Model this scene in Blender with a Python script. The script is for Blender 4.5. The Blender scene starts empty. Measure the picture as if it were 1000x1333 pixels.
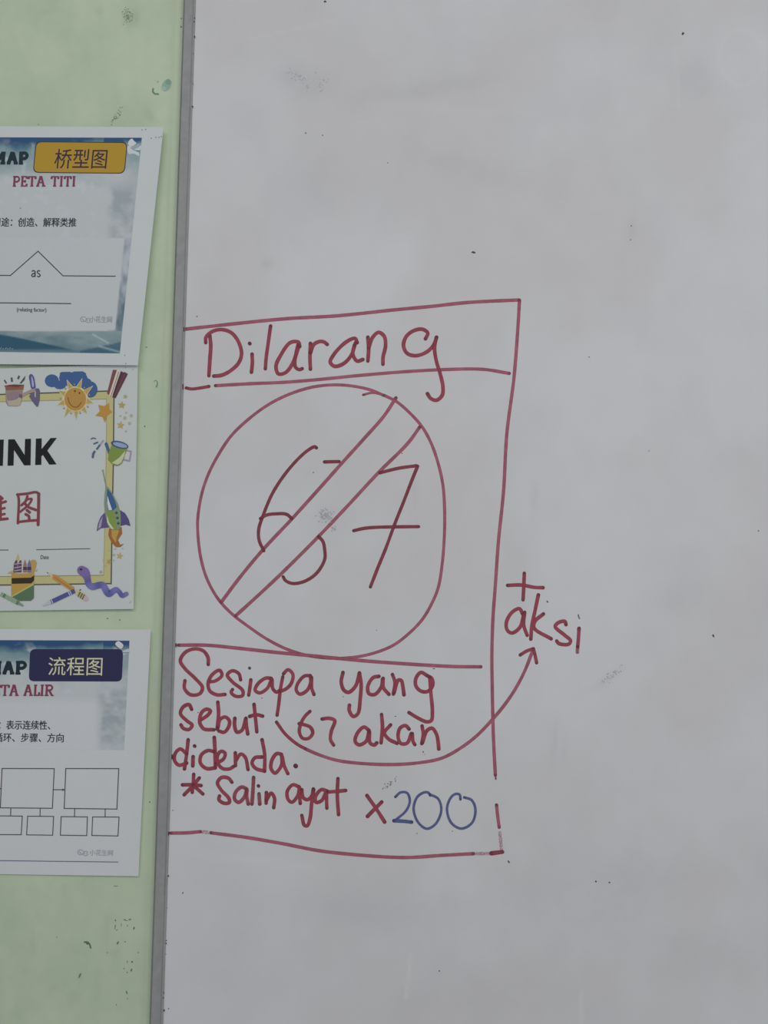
import bpy, math, random
import numpy as np
from mathutils import Vector, Matrix, Euler
random.seed(7)
C = bpy.context.scene.collection
scene = bpy.context.scene

# ------------------------------------------------------------------ camera
W_PX, H_PX, FPX = 1000.0, 1333.0, 1400.0
CAM = Vector((0.0, -0.93, 1.42))
PITCH, YAW = math.radians(7.5), math.radians(3.0)       # looks up a little and towards the left
def cam_rot(roll):
    return (Matrix.Rotation(YAW, 3, 'Z') @ Matrix.Rotation(math.radians(90) + PITCH, 3, 'X')
            @ Matrix.Rotation(roll, 3, 'Z'))
def ray_of(R, x, y):
    return R @ Vector(((x - W_PX / 2) / FPX, -(y - H_PX / 2) / FPX, -1.0))
lo, hi = -0.15, 0.15                                      # roll that makes the board's edge plumb
def edge_err(r):
    R = cam_rot(r)
    return ray_of(R, 254.5, 0).cross(ray_of(R, 212, 1333)).z
slo = edge_err(lo)
for _ in range(50):
    mid = (lo + hi) / 2
    if (edge_err(mid) > 0) == (slo > 0): lo = mid
    else: hi = mid
RC = cam_rot((lo + hi) / 2)
cd = bpy.data.cameras.new('camera'); cam = bpy.data.objects.new('camera', cd); C.objects.link(cam)
cam.matrix_world = Matrix.Translation(CAM) @ RC.to_4x4()
cd.sensor_fit = 'VERTICAL'; cd.sensor_height = 24.0; cd.lens = 24.0 * FPX / H_PX
cd.clip_start = 0.02
scene.camera = cam

# ------------------------------------------------------------------ world, lamps, exposure
world = bpy.data.worlds.new('classroom_daylight'); scene.world = world; world.use_nodes = True
bg = world.node_tree.nodes['Background']
bg.inputs[0].default_value = (0.93, 0.96, 1.0, 1); bg.inputs[1].default_value = 0.22
def area(name, loc, aim, sx, sy, power, colour):
    l = bpy.data.lights.new(name, 'AREA'); l.shape = 'RECTANGLE'; l.size = sx; l.size_y = sy
    l.energy = power; l.color = colour
    o = bpy.data.objects.new(name, l); C.objects.link(o); o.location = loc
    o.rotation_euler = (Vector(aim) - Vector(loc)).to_track_quat('-Z', 'Y').to_euler()
    return o
area('ceiling_tube_light', (-0.75, -1.75, 2.60), (0.0, 0, 1.6), 1.3, 0.4, 5.0, (1.0, 0.985, 0.96))
area('ceiling_tube_light', (1.15, -1.9, 2.50), (0.2, 0, 1.6), 1.3, 0.4, 5.0, (1.0, 0.985, 0.96))
area('front_fill_light', (0.45, -1.75, 1.78), (0.25, 0, 1.6), 1.3, 0.8, 5.6, (0.98, 0.99, 1.0))  # added fill from the front to even out the board; no known source
scene.view_settings.view_transform = 'Standard'
scene.view_settings.look = 'None'
scene.view_settings.gamma = 1.0
scene.view_settings.use_curve_mapping = False
scene.view_settings.exposure = 0.0

# ------------------------------------------------------------------ helpers
KLIGHT = 0.52            # how bright a perfectly white surface renders on this wall
def lin(c):
    c = c / 255.0
    return c / 12.92 if c <= 0.04045 else ((c + 0.055) / 1.055) ** 2.4
def alb(rgb, k=KLIGHT):
    return tuple(min(0.92, lin(v) / k) for v in rgb)
def tune(c):
    """colours read off the enlarged photograph look stronger than they are: bring them back"""
    m = sum(c) / 3; sat = (max(c) - min(c)) / 255
    red = c[0] == max(c) and c[1] < m and abs(c[1] - c[2]) < 40
    m2 = m * (1 - .38 * sat); k = .62 if red else .76
    if sat < .10: return tuple(c)
    return tuple(max(5, m2 + k * (v - m)) for v in c)
RCI = np.array(RC)
def P(x, y, lift=0.0):
    """photo pixel -> world point on the plane lying 'lift' millimetres in front of the wall"""
    d = ray_of(RC, x, y)
    t = (-lift / 1000.0 - CAM.y) / d.y
    return CAM + d * t
def Q(X, Z, Y=0.0):
    """world -> photo pixel (used to place stains and wear on the grids), arrays allowed"""
    d = np.stack([X - CAM.x, np.full_like(X, Y) - CAM.y, Z - CAM.z], -1) @ RCI
    return W_PX / 2 + FPX * d[..., 0] / -d[..., 2], H_PX / 2 - FPX * d[..., 1] / -d[..., 2]

MATS = {}
def mat(name, rgb, rough=0.6, spec=0.3, bump=0.0, bscale=300.0, vary=0.0):
    if name in MATS: return MATS[name]
    m = bpy.data.materials.new(name); m.use_nodes = True; nt = m.node_tree; b = nt.nodes['Principled BSDF']
    c = alb(rgb) + (1,)
    b.inputs['Roughness'].default_value = rough; b.inputs['Specular IOR Level'].default_value = spec
    tc = nt.nodes.new('ShaderNodeTexCoord'); n = nt.nodes.new('ShaderNodeTexNoise')
    n.inputs['Scale'].default_value = bscale; n.inputs['Detail'].default_value = 4
    nt.links.new(tc.outputs['Object'], n.inputs['Vector'])
    mx = nt.nodes.new('ShaderNodeMix'); mx.data_type = 'RGBA'
    v = max(vary, 0.03)
    mx.inputs[6].default_value = tuple(x * (1 - v) for x in c[:3]) + (1,)
    mx.inputs[7].default_value = tuple(min(0.95, x * (1 + v)) for x in c[:3]) + (1,)
    nt.links.new(n.outputs['Fac'], mx.inputs[0]); nt.links.new(mx.outputs[2], b.inputs['Base Color'])
    if bump:
        bp = nt.nodes.new('ShaderNodeBump'); bp.inputs['Strength'].default_value = bump
        bp.inputs['Distance'].default_value = 0.001
        nt.links.new(n.outputs['Fac'], bp.inputs['Height']); nt.links.new(bp.outputs[0], b.inputs['Normal'])
    MATS[name] = m; return m
def attr_mat(name, rough, spec, alpha=False, bump=0.0, bscale=200.0, coat=0.0, dry=0.0, vary=0.0):
    """colour comes from the point colour attribute 'tint' (flat print, ink, stains)"""
    m = bpy.data.materials.new(name); m.use_nodes = True; nt = m.node_tree; b = nt.nodes['Principled BSDF']
    a = nt.nodes.new('ShaderNodeAttribute'); a.attribute_name = 'tint'
    b.inputs['Roughness'].default_value = rough; b.inputs['Specular IOR Level'].default_value = spec
    b.inputs['Coat Weight'].default_value = coat
    tc = nt.nodes.new('ShaderNodeTexCoord'); n = nt.nodes.new('ShaderNodeTexNoise')
    n.inputs['Scale'].default_value = bscale; n.inputs['Detail'].default_value = 5
    nt.links.new(tc.outputs['Object'], n.inputs['Vector'])
    if vary:
        mr = nt.nodes.new('ShaderNodeMapRange'); mr.inputs['To Min'].default_value = 1 - vary
        mr.inputs['To Max'].default_value = 1 + vary; mr.inputs['From Min'].default_value = 0.3
        mr.inputs['From Max'].default_value = 0.7
        vm = nt.nodes.new('ShaderNodeVectorMath'); vm.operation = 'SCALE'
        nt.links.new(n.outputs['Fac'], mr.inputs[0]); nt.links.new(a.outputs['Color'], vm.inputs[0])
        nt.links.new(mr.outputs[0], vm.inputs['Scale']); nt.links.new(vm.outputs[0], b.inputs['Base Color'])
    else:
        nt.links.new(a.outputs['Color'], b.inputs['Base Color'])
    if alpha:
        mr2 = nt.nodes.new('ShaderNodeMath'); mr2.operation = 'MULTIPLY_ADD'; mr2.use_clamp = True
        n2 = nt.nodes.new('ShaderNodeTexNoise'); n2.inputs['Scale'].default_value = 900; n2.inputs['Detail'].default_value = 3
        nt.links.new(tc.outputs['Object'], n2.inputs['Vector'])
        sub = nt.nodes.new('ShaderNodeMath'); sub.operation = 'SUBTRACT'; sub.inputs[1].default_value = 0.5
        nt.links.new(n2.outputs['Fac'], sub.inputs[0])
        # streaky where the film is thin:  alpha + (noise-.5)*2.2*(1-alpha)
        om = nt.nodes.new('ShaderNodeMath'); om.operation = 'SUBTRACT'; om.inputs[0].default_value = 1.0
        nt.links.new(a.outputs['Alpha'], om.inputs[1])
        mu = nt.nodes.new('ShaderNodeMath'); mu.operation = 'MULTIPLY'; mu.inputs[1].default_value = 2.6
        nt.links.new(om.outputs[0], mu.inputs[0])
        nt.links.new(sub.outputs[0], mr2.inputs[0]); nt.links.new(mu.outputs[0], mr2.inputs[1])
        nt.links.new(a.outputs['Alpha'], mr2.inputs[2]); nt.links.new(mr2.outputs[0], b.inputs['Alpha'])
    if bump:
        bp = nt.nodes.new('ShaderNodeBump'); bp.inputs['Strength'].default_value = bump
        bp.inputs['Distance'].default_value = 0.001
        nt.links.new(n.outputs['Fac'], bp.inputs['Height']); nt.links.new(bp.outputs[0], b.inputs['Normal'])
    return m
M_INK = attr_mat('dry_wipe_marker_ink', 0.5, 0.15, alpha=True, vary=0.10, bscale=260)
M_PRINT = attr_mat('printed_ink', 0.55, 0.12, vary=0.015, bscale=500)
M_BOARD = attr_mat('whiteboard_enamel', 0.45, 0.2, bump=0.02, bscale=40, vary=0.012)
M_WALL = attr_mat('green_wall_paint', 0.6, 0.15, bump=0.25, bscale=90, vary=0.02)

def link(name, me, parent=None, label=None):
    o = bpy.data.objects.new(name, me); C.objects.link(o)
    if parent is not None: o.parent = parent; o.matrix_parent_inverse = parent.matrix_world.inverted()
    if label: o['label'] = label
    return o
def thing(name, label, cat, loc):
    o = bpy.data.objects.new(name, None); C.objects.link(o); o.location = loc
    o.empty_display_size = 0.05
    o.matrix_world = Matrix.Translation(loc)
    o['label'] = label; o['category'] = cat
    return o

class MB:
    """collects vertices with a colour each, and faces; builds one mesh"""
    def __init__(s): s.v = []; s.c = []; s.f = []
    def add(s, vs, cs, fs):
        n = len(s.v); s.v += [tuple(v) for v in vs]; s.c += cs
        s.f += [tuple(i + n for i in f) for f in fs]
    def build(s, name, m, parent=None, label=None, smooth=False):
        me = bpy.data.meshes.new(name); me.from_pydata(s.v, [], s.f)
        at = me.color_attributes.new('tint', 'FLOAT_COLOR', 'POINT')
        arr = np.array([c if len(c) == 4 else tuple(c) + (1.0,) for c in s.c], dtype=np.float32).ravel()
        at.data.foreach_set('color', arr)
        me.materials.append(m)
        if smooth: me.polygons.foreach_set('use_smooth', [True] * len(me.polygons))
        me.update()
        return link(name, me, parent, label)

def spline(pts, step=1.3, closed=False):
    pts = [tuple(map(float, p)) for p in pts]
    if len(pts) == 1: return np.array([pts[0]])
    if len(pts) == 2 and not closed:
        a, b = np.array(pts); n = max(2, int(np.linalg.norm(b - a) / step) + 1)
        return a + (b - a) * np.linspace(0, 1, n)[:, None]
    P_ = np.array(pts); n = len(P_); out = []
    rng = range(n) if closed else range(n - 1)
    for i in rng:
        if closed: p0, p1, p2, p3 = P_[i - 1], P_[i], P_[(i + 1) % n], P_[(i + 2) % n]
        else:
            p1, p2 = P_[i], P_[i + 1]
            p0 = P_[i - 1] if i > 0 else 2 * p1 - p2
            p3 = P_[i + 2] if i + 2 < n else 2 * p2 - p1
        t0, t1 = 0.0, max(1e-3, np.linalg.norm(p1 - p0) ** .5)
        t2 = t1 + max(1e-3, np.linalg.norm(p2 - p1) ** .5); t3 = t2 + max(1e-3, np.linalg.norm(p3 - p2) ** .5)
        k = max(2, int(np.linalg.norm(p2 - p1) / step) + 1)
        for t in np.linspace(t1, t2, k, endpoint=False):
            A1 = (t1 - t) / (t1 - t0) * p0 + (t - t0) / (t1 - t0) * p1
            A2 = (t2 - t) / (t2 - t1) * p1 + (t - t1) / (t2 - t1) * p2
            A3 = (t3 - t) / (t3 - t2) * p2 + (t - t2) / (t3 - t2) * p3
            B1 = (t2 - t) / (t2 - t0) * A1 + (t - t0) / (t2 - t0) * A2
            B2 = (t3 - t) / (t3 - t1) * A2 + (t - t1) / (t3 - t1) * A3
            out.append((t2 - t) / (t2 - t1) * B1 + (t - t1) / (t2 - t1) * B2)
    if not closed: out.append(P_[-1])
    return np.array(out)

def ribbon(mb, path, width, colfn, liftfn, caps=True, across=5, rise=0.0):
    """flat band along a pixel path. width: number or array. colfn(s, total, u)->colour"""
    p = np.array(path, float)
    seg = np.r_[0, np.cumsum(np.hypot(*np.diff(p, axis=0).T))] if len(p) > 1 else np.array([0.0])
    tot = seg[-1]
    if len(p) > 1:
        t = np.gradient(p, axis=0); t /= np.maximum(1e-6, np.hypot(t[:, 0], t[:, 1]))[:, None]
    else: t = np.array([[1.0, 0.0]])
    w = np.broadcast_to(np.asarray(width, float), (len(p),)).copy()
    if caps:
        ex = [math.sin(a) for a in np.linspace(math.pi / 2, 0, 5)[:-1]]; wd = [math.cos(a) for a in np.linspace(math.pi / 2, 0, 5)[:-1]]
        r0, r1 = w[0] / 2, w[-1] / 2
        pre = np.array([p[0] - t[0] * r0 * e for e in ex]); post = np.array([p[-1] + t[-1] * r1 * e for e in ex[::-1]])
        w = np.r_[[w[0] * max(0.02, k) for k in wd], w, [w[-1] * max(0.02, k) for k in wd[::-1]]]
        seg = np.r_[[0] * 4, seg, [tot] * 4]; t = np.vstack([[t[0]] * 4, t, [t[-1]] * 4]); p = np.vstack([pre, p, post])
    nrm = np.stack([-t[:, 1], t[:, 0]], 1)
    us = np.linspace(-1, 1, across); vs = []; cs = []; fs = []
    for i in range(len(p)):
        for u in us:
            q = p[i] + nrm[i] * u * w[i] / 2
            vs.append(P(q[0], q[1], liftfn(q[0], q[1]) + rise * seg[i] / max(tot, 1)))
            cs.append(colfn(seg[i], tot, u))
    for i in range(len(p) - 1):
        for j in range(across - 1):
            a = i * across + j
            fs.append((a, a + 1, a + across + 1, a + across))
    mb.add(vs, cs, fs)

# value noise for stains and ink
_rs = np.random.RandomState(3); _tab = _rs.rand(256, 256)
def vnoise(x, y):
    x = np.asarray(x, float); y = np.asarray(y, float)
    xi = np.floor(x).astype(int); yi = np.floor(y).astype(int); fx = x - xi; fy = y - yi
    fx = fx * fx * (3 - 2 * fx); fy = fy * fy * (3 - 2 * fy)
    g = lambda a, b: _tab[a % 256, b % 256]
    return (g(xi, yi) * (1 - fx) + g(xi + 1, yi) * fx) * (1 - fy) + (g(xi, yi + 1) * (1 - fx) + g(xi + 1, yi + 1) * fx) * fy
def fbm(x, y, o=4):
    s = 0; a = .5
    for k in range(o): s = s + a * vnoise(x * 2 ** k + 17 * k, y * 2 ** k + 31 * k); a *= .5
    return s / (1 - .5 ** o)

# ------------------------------------------------------------------ wall (the setting)
BOARD_LIFT = 9.0
e0, e1 = P(254.5, 0, BOARD_LIFT), P(212, 1333, BOARD_LIFT)
X_EDGE = (e0.x + e1.x) / 2                       # left edge of the white panel
zc = P(500, 666).z
X_STRIP = X_EDGE - (P(236, 620, BOARD_LIFT).x - P(219.3, 620, BOARD_LIFT).x)
def fine_axis(a, b, lo_, hi_, step, coarse):
    n1 = max(2, int((a - lo_) / coarse)); n2 = int((b - a) / step); n3 = max(2, int((hi_ - b) / coarse))
    return np.unique(np.r_[np.linspace(lo_, a, n1), np.linspace(a, b, n2), np.linspace(b, hi_, n3)])
def stain_grid(mb, xs, zs, y, colfn):
    X, Z = np.meshgrid(xs, zs); px, py = Q(X, Z, y)
    col = colfn(px, py)
    n = len(xs); vs = np.stack([X, np.full_like(X, y), Z], -1).reshape(-1, 3)
    fs = [(r * n + c, r * n + c + 1, (r + 1) * n + c + 1, (r + 1) * n + c) for r in range(len(zs) - 1) for c in range(n - 1)]
    mb.add(vs.tolist(), [tuple(c) for c in col.reshape(-1, 3).tolist()], fs)
    return len(vs)
def rgbmix(a, b, t): return a * (1 - t[..., None]) + b * t[..., None]
GREEN = np.array(alb((161, 173, 151)))
GREEN_HI = np.array(alb((163, 175, 153))); GREEN_LO = np.array(alb((156, 169, 147)))
def gauss(px, py, cx, cy, sx, sy, ang=0):
    ca, sa = math.cos(ang), math.sin(ang); dx, dy = px - cx, py - cy
    u = (dx * ca + dy * sa) / sx; v = (-dx * sa + dy * ca) / sy
    return np.exp(-(u * u + v * v) / 2)
def wall_col(px, py):
    n = fbm(px / 55, py / 75)
    c = rgbmix(GREEN_LO, GREEN_HI, np.clip((n - .3) / .4, 0, 1))
    es = 238 - (py * 0.0315)                                     # painted-over edge beside the board
    c = rgbmix(c, GREEN_HI * 1.03, .6 * np.exp(-((px - es + 4) / 3.0) ** 2))
    c = rgbmix(c, GREEN_LO * .93, .55 * np.exp(-((px - es + 11) / 2.0) ** 2))
    d = np.array(alb((105, 125, 105)))
    c = rgbmix(c, d, .30 * gauss(px, py, 170, 25, 7, 9) + .0 * n)
    c = rgbmix(c, d, .18 * gauss(px, py, 130, 14, 4, 5) + .12 * gauss(px, py, 178, 22, 3, 8) + .1 * gauss(px, py, 220, 62, 4, 6))
    c = rgbmix(c, d, .16 * gauss(px, py, 195, 150, 9, 3, .9) + .12 * gauss(px, py, 60, 15, 5, 2))
    c = rgbmix(c, GREEN_HI * 1.05, .4 * gauss(px, py, 184, 56, 3, 2, .8))
    c = rgbmix(c, d, .15 * gauss(px, py, 104, 1272, 4, 5) + .1 * np.clip(fbm(px / 14, py / 40) - .58, 0, 1) * 3 * (py > 1150))
    return np.clip(c, 0, .95)
wm = MB()
stain_grid(wm, fine_axis(P(-20, 666).x, X_EDGE + .01, -1.7, 2.4, .0022, .25), fine_axis(zc - .5, zc + .5, 0.0, 2.9, .0035, .25), 0.0, wall_col)
# slab behind the painted face
wm.add([(-1.7, .001, 0), (2.4, .001, 0), (2.4, .12, 0), (-1.7, .12, 0), (-1.7, .001, 2.9), (2.4, .001, 2.9), (2.4, .12, 2.9), (-1.7, .12, 2.9)],
       [tuple(GREEN)] * 8, [(0, 3, 2, 1), (4, 5, 6, 7), (0, 1, 5, 4), (1, 2, 6, 5), (2, 3, 7, 6), (3, 0, 4, 7)])
wall = wm.build('wall_back', M_WALL); wall['kind'] = 'structure'

# marks left on the green paint: peeled-tape residue, chips, a hook-shaped scratch
WL = lambda x, y: 0.12
def blob(mb, cx, cy, rx, ry, ang, col, lift, seed, rough=.25, n=18):
    r = random.Random(seed); ca, sa = math.cos(ang), math.sin(ang); vs = [P(cx, cy, lift)]
    for i in range(n):
        a = 2 * math.pi * i / n; k = 1 + (r.random() - .5) * 2 * rough
        x, y = rx * k * math.cos(a), ry * k * math.sin(a)
        vs.append(P(cx + x * ca - y * sa, cy + x * sa + y * ca, lift))
    mb.add(vs, [col] * (n + 1), [(0, 1 + i, 1 + (i + 1) % n) for i in range(n)])
def specks(name, items, col, parent, lift, label=None, m=M_PRINT, stuff=False):
    mb = MB()
    for k, it in enumerate(items):
        x, y, rx, ry, a = it
        blob(mb, x, y, rx, ry, math.radians(a), col, lift + .002 * k, 100 + k, .35, 9)
    o = mb.build(name, m, parent, label)
    if stuff: o['kind'] = 'stuff'
    return o
cDK = alb((92, 108, 90)); cTEAL = alb((118, 148, 128)); cTEAL2 = alb((92, 120, 104))
mb = MB(); blob(mb, 217, 110.5, 5.6, 8.6, math.radians(28), alb((126, 152, 136)) , .10, 5, .06, 22)
blob(mb, 219, 107, 3.4, 3.6, .6, alb((112, 138, 122)), .14, 6, .2); blob(mb, 213.5, 115, 3.2, 2.8, .3, alb((140, 163, 150)), .14, 8, .2)
mb.build('paint_residue', M_PRINT, wall, 'teal oval dab of residue beside the board edge')
mb = MB(); ribbon(mb, spline([(199.5, 115.5), (199, 119), (201.5, 122), (206, 122.5)]), 2.2, lambda s, t, u: cTEAL2, lambda x, y: .1)
blob(mb, 205.5, 106.5, 1.2, 1.0, 0, cTEAL, .1, 3)
mb.build('crescent_mark', M_PRINT, wall, 'dark teal crescent left of the oval dab')
r = random.Random(11)
def cluster(cx, cy, sx, sy, ang, n, smin, smax, seed):
    r = random.Random(seed); out = []
    for _ in range(n):
        a, b = r.gauss(0, 1) * sx, r.gauss(0, 1) * sy
        ca, sa = math.cos(math.radians(ang)), math.sin(math.radians(ang))
        out.append((cx + a * ca - b * sa, cy + a * sa + b * ca, r.uniform(smin, smax), r.uniform(smin, smax) * .8, ang + r.uniform(-40, 40)))
    return out
specks('smudge_specks', cluster(165.5, 20, 3.6, 4.6, 0, 60, .35, 1.0, 1) + [(167, 23.5, 2.2, 1.2, -20)], alb((112, 128, 108)), wall, .1, 'round grey-green smudge near the top of the wall', stuff=True)
specks('smudge_specks', cluster(150.5, 153, 6.5, 1.6, -56, 46, .4, 1.1, 2), alb((112, 126, 110)), wall, .1, 'slanting grey smudge just above the top poster', stuff=True)
specks('chip_specks', [(150.5, 1198, .9, 1.2, 0), (150, 1206, .6, 3, 10), (158, 1204, .5, 2, 0), (163, 1197.5, 3, .7, 20), (169, 1197, 1.6, 1.0, -30), (174.5, 1208, 1, 2, 15), (166, 1205, .5, 1.2, 0), (152, 1210.5, .6, 1, 60),
      (153.5, 1227, 1.4, 2.4, 35), (163, 1226, .8, .9, 0), (139.5, 1240, .6, .9, 0), (165.8, 1252, .5, 1.8, 10), (172, 1252, 1.1, 1.4, 0), (161.5, 1261, .9, .7, 0), (171, 1263, 1.3, 2.0, 20), (165.5, 1266, .7, .9, 0),
      (165, 1292, .8, 2.6, -15), (166, 1300, .6, 1.0, 0), (151.5, 1308, .6, .9, 0), (74, 1220, .8, .5, 0), (180, 1240, 1.1, .5, 0), (151, 1153.5, 3, .4, 3), (104, 1270, 1.0, 3.2, 20)], cDK, wall, .1, 'tiny dark chips scattered low on the green wall', stuff=True)
mb = MB(); ribbon(mb, spline([(110, 1226.5), (114, 1226.5), (116.5, 1229), (118, 1234)]), 2.0, lambda s, t, u: alb((84, 100, 80)), WL); blob(mb, 114, 1228, 2.6, 1.6, .4, alb((84, 100, 80)), .14, 2)
mb.build('paint_chip', M_PRINT, wall, 'hooked dark chip below the lowest poster')
mb = MB(); ribbon(mb, spline([(200.5, 497), (201.8, 495.2), (204, 496), (205, 500), (203.6, 503.5)]), np.linspace(.8, 2.2, len(spline([(200.5, 497), (201.8, 495.2), (204, 496), (205, 500), (203.6, 503.5)]))), lambda s, t, u: alb((104, 134, 106)), WL)
mb.build('hook_mark', M_PRINT, wall, 'small green hook mark beside the middle poster')
specks('chip_specks', [(188.5, 555, .9, .9, 0), (195, 1044, .9, .9, 0), (50, 162, .7, .7, 0), (236, 24, .8, .8, 0), (235.8, 35, .8, 1.2, 0), (140, 805, 1.3, .6, 0), (156, 807, 1.2, .6, 40), (190.5, 452, 1.8, .4, 0)], alb((70, 78, 68)), wall, .1, 'few black dots dotted beside the posters', stuff=True)

# ------------------------------------------------------------------ whiteboard
Z0, Z1 = zc - .62, zc + .60
board = thing('whiteboard', 'large white dry-wipe board with grey metal edge and red handwriting', 'whiteboard', Vector((X_EDGE + .9, 0, Z0)))
YB = -BOARD_LIFT / 1000
WHITE = np.array(alb((175, 176, 178))); SMOKE = np.array(alb((158, 159, 164))); WARM = np.array(alb((172, 171, 172)))
def board_col(px, py):
    n = fbm(px / 150, py / 170); n2 = fbm(px / 45 + 9, py / 60 + 4, 5)
    c = rgbmix(WHITE, WARM, np.clip((n - .35) / .3, 0, 1))
    c = rgbmix(c, SMOKE, np.clip((n2 - .45) * .4, 0, .12))
    D = np.array(alb((120, 121, 128)))
    s = .30 * gauss(px, py, 395, 105, 26, 15, .45) + .16 * gauss(px, py, 405, 245, 28, 36) + .14 * gauss(px, py, 600, 215, 60, 14, .25)
    s += .18 * gauss(px, py, 560, 115, 60, 10, -.15) + .12 * gauss(px, py, 320, 150, 20, 16) + .16 * gauss(px, py, 905, 100, 22, 20)
    s += .25 * gauss(px, py, 424, 671, 7, 6) + .10 * gauss(px, py, 430, 672, 18, 14) + .26 * gauss(px, py, 348, 343, 5, 4)
    s += .22 * gauss(px, py, 696, 650, 2.2, 14, .08) + .22 * gauss(px, py, 790, 884, 15, 4, -.6) + .15 * gauss(px, py, 540, 640, 3, 18)
    s += .18 * gauss(px, py, 822, 300, 5, 15, .1) + .18 * gauss(px, py, 500, 1185, 95, 22, .05) + .16 * gauss(px, py, 800, 1150, 90, 28, -.1)
    s += .14 * gauss(px, py, 780, 1200, 40, 20) + .10 * gauss(px, py, 900, 1230, 60, 18) + .12 * gauss(px, py, 300, 1240, 40, 60) + .1 * gauss(px, py, 640, 1290, 120, 40)
    s += .14 * gauss(px, py, 890, 770, 18, 25) + .10 * gauss(px, py, 680, 560, 30, 60) + .2 * gauss(px, py, 722, 965, 2.5, 20, .1) + .14 * gauss(px, py, 735, 975, 2, 14, .1)
    s *= (.62 + .75 * fbm(px / 9, py / 9, 3)) * .62
    c = rgbmix(c, D, np.clip(s, 0, .5))
    # wiped-over writing leaves paler ghosts
    L = np.array(alb((184, 185, 188)))
    g = .2 * np.exp(-((np.hypot((px - 965) / 1.0, (py - 75) / 1.3) - 28) / 2.5) ** 2)
    g += .25 * np.exp(-((px - 880 - .05 * (py - 80)) / 2.0) ** 2) * ((py > 60) & (py < 140))
    g += .22 * np.exp(-((py - (52 - (px - 320) * .22)) / 1.6) ** 2) * ((px > 320) & (px < 440))
    g += .45 * np.exp(-((px - 531 - .12 * (1280 - py)) / 2.2) ** 2) * ((py > 1240) & (py < 1300))
    g += .10 * np.exp(-((py - (140 + (px - 560) * .06)) / 5) ** 2) * ((px > 480) & (px < 700))
    g += .30 * np.exp(-((px - 757) / 2.0) ** 2) * ((py > 1290))
    g += .28 * gauss(px, py, 330, 20 + 1100, 60, 5, .12)
    c = rgbmix(c, L, np.clip(g, 0, .6))
    return np.clip(c, 0, .95)
bm_ = MB()
stain_grid(bm_, fine_axis(X_EDGE + .0005, P(1010, 666).x, X_EDGE + .0002, X_EDGE + 1.78, .0026, .12), fine_axis(zc - .5, zc + .5, Z0 + .012, Z1 - .012, .0030, .06), YB, board_col)
x0_, x1_ = X_EDGE + .0002, X_EDGE + 1.78
bm_.add([(x0_, YB + .0004, Z0 + .012), (x1_, YB + .0004, Z0 + .012), (x1_, -.0012, Z0 + .012), (x0_, -.0012, Z0 + .012), (x0_, YB + .0004, Z1 - .012), (x1_, YB + .0004, Z1 - .012), (x1_, -.0012, Z1 - .012), (x0_, -.0012, Z1 - .012)],
        [tuple(WHITE)] * 8, [(0, 3, 2, 1), (4, 5, 6, 7), (0, 1, 5, 4), (1, 2, 6, 5), (2, 3, 7, 6), (3, 0, 4, 7)])
bm_.build('panel', M_BOARD, board)

# aluminium edging: a bevelled channel on all four sides, dulled and scuffed
M_METAL = attr_mat('dulled_aluminium', 0.5, 0.4, bump=.06, bscale=220, vary=.05)
def rail(axis, fixed, sgn, a, b, name='frame_rail'):
    """profile across: outer foot -> outer face -> shallow flute -> inner lip"""
    wdt = X_EDGE - X_STRIP
    prof = [(wdt, .0008), (wdt, .0080), (wdt - .0007, .0088), (wdt - .0014, .0096), (wdt - .0020, .0099), (.0032, .0101), (.0026, .0098), (.0018, .0099), (.0010, .0103), (0.0, .0102), (-.0004, .0098), (-.0004, .0008)]
    n = 160 if axis == 'z' else 30; mb = MB(); vs = []; cs = []; fs = []
    g0 = np.array(alb((117, 118, 118))); g1 = np.array(alb((133, 134, 134))); gd = np.array(alb((84, 85, 84)))
    for i in range(n):
        s = a + (b - a) * i / (n - 1)
        for j, (o_, h) in enumerate(prof):
            q = fixed + sgn * o_
            vs.append((q, -h, s) if axis == 'z' else (s, -h, q))
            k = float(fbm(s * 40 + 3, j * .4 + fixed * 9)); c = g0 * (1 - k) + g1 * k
            if j <= 3: c = c * .72  # shadow line between edging and wall painted into the outer edge
            if j in (7,): c = c * .78  # groove shade painted into the flute colour
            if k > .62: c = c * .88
            cs.append(tuple(np.clip(c, 0, .9)))
    m_ = len(prof)
    for i in range(n - 1):
        for j in range(m_ - 1):
            fs.append((i * m_ + j, i * m_ + j + 1, (i + 1) * m_ + j + 1, (i + 1) * m_ + j))
    fs.append(tuple(range(m_))); fs.append(tuple((n - 1) * m_ + j for j in range(m_))[::-1])
    mb.add(vs, cs, fs)
    return mb.build(name, M_METAL, board)
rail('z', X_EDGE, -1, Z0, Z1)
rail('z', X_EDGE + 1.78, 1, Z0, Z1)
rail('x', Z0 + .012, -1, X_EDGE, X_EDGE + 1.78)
rail('x', Z1 - .012, 1, X_EDGE, X_EDGE + 1.78)

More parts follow.
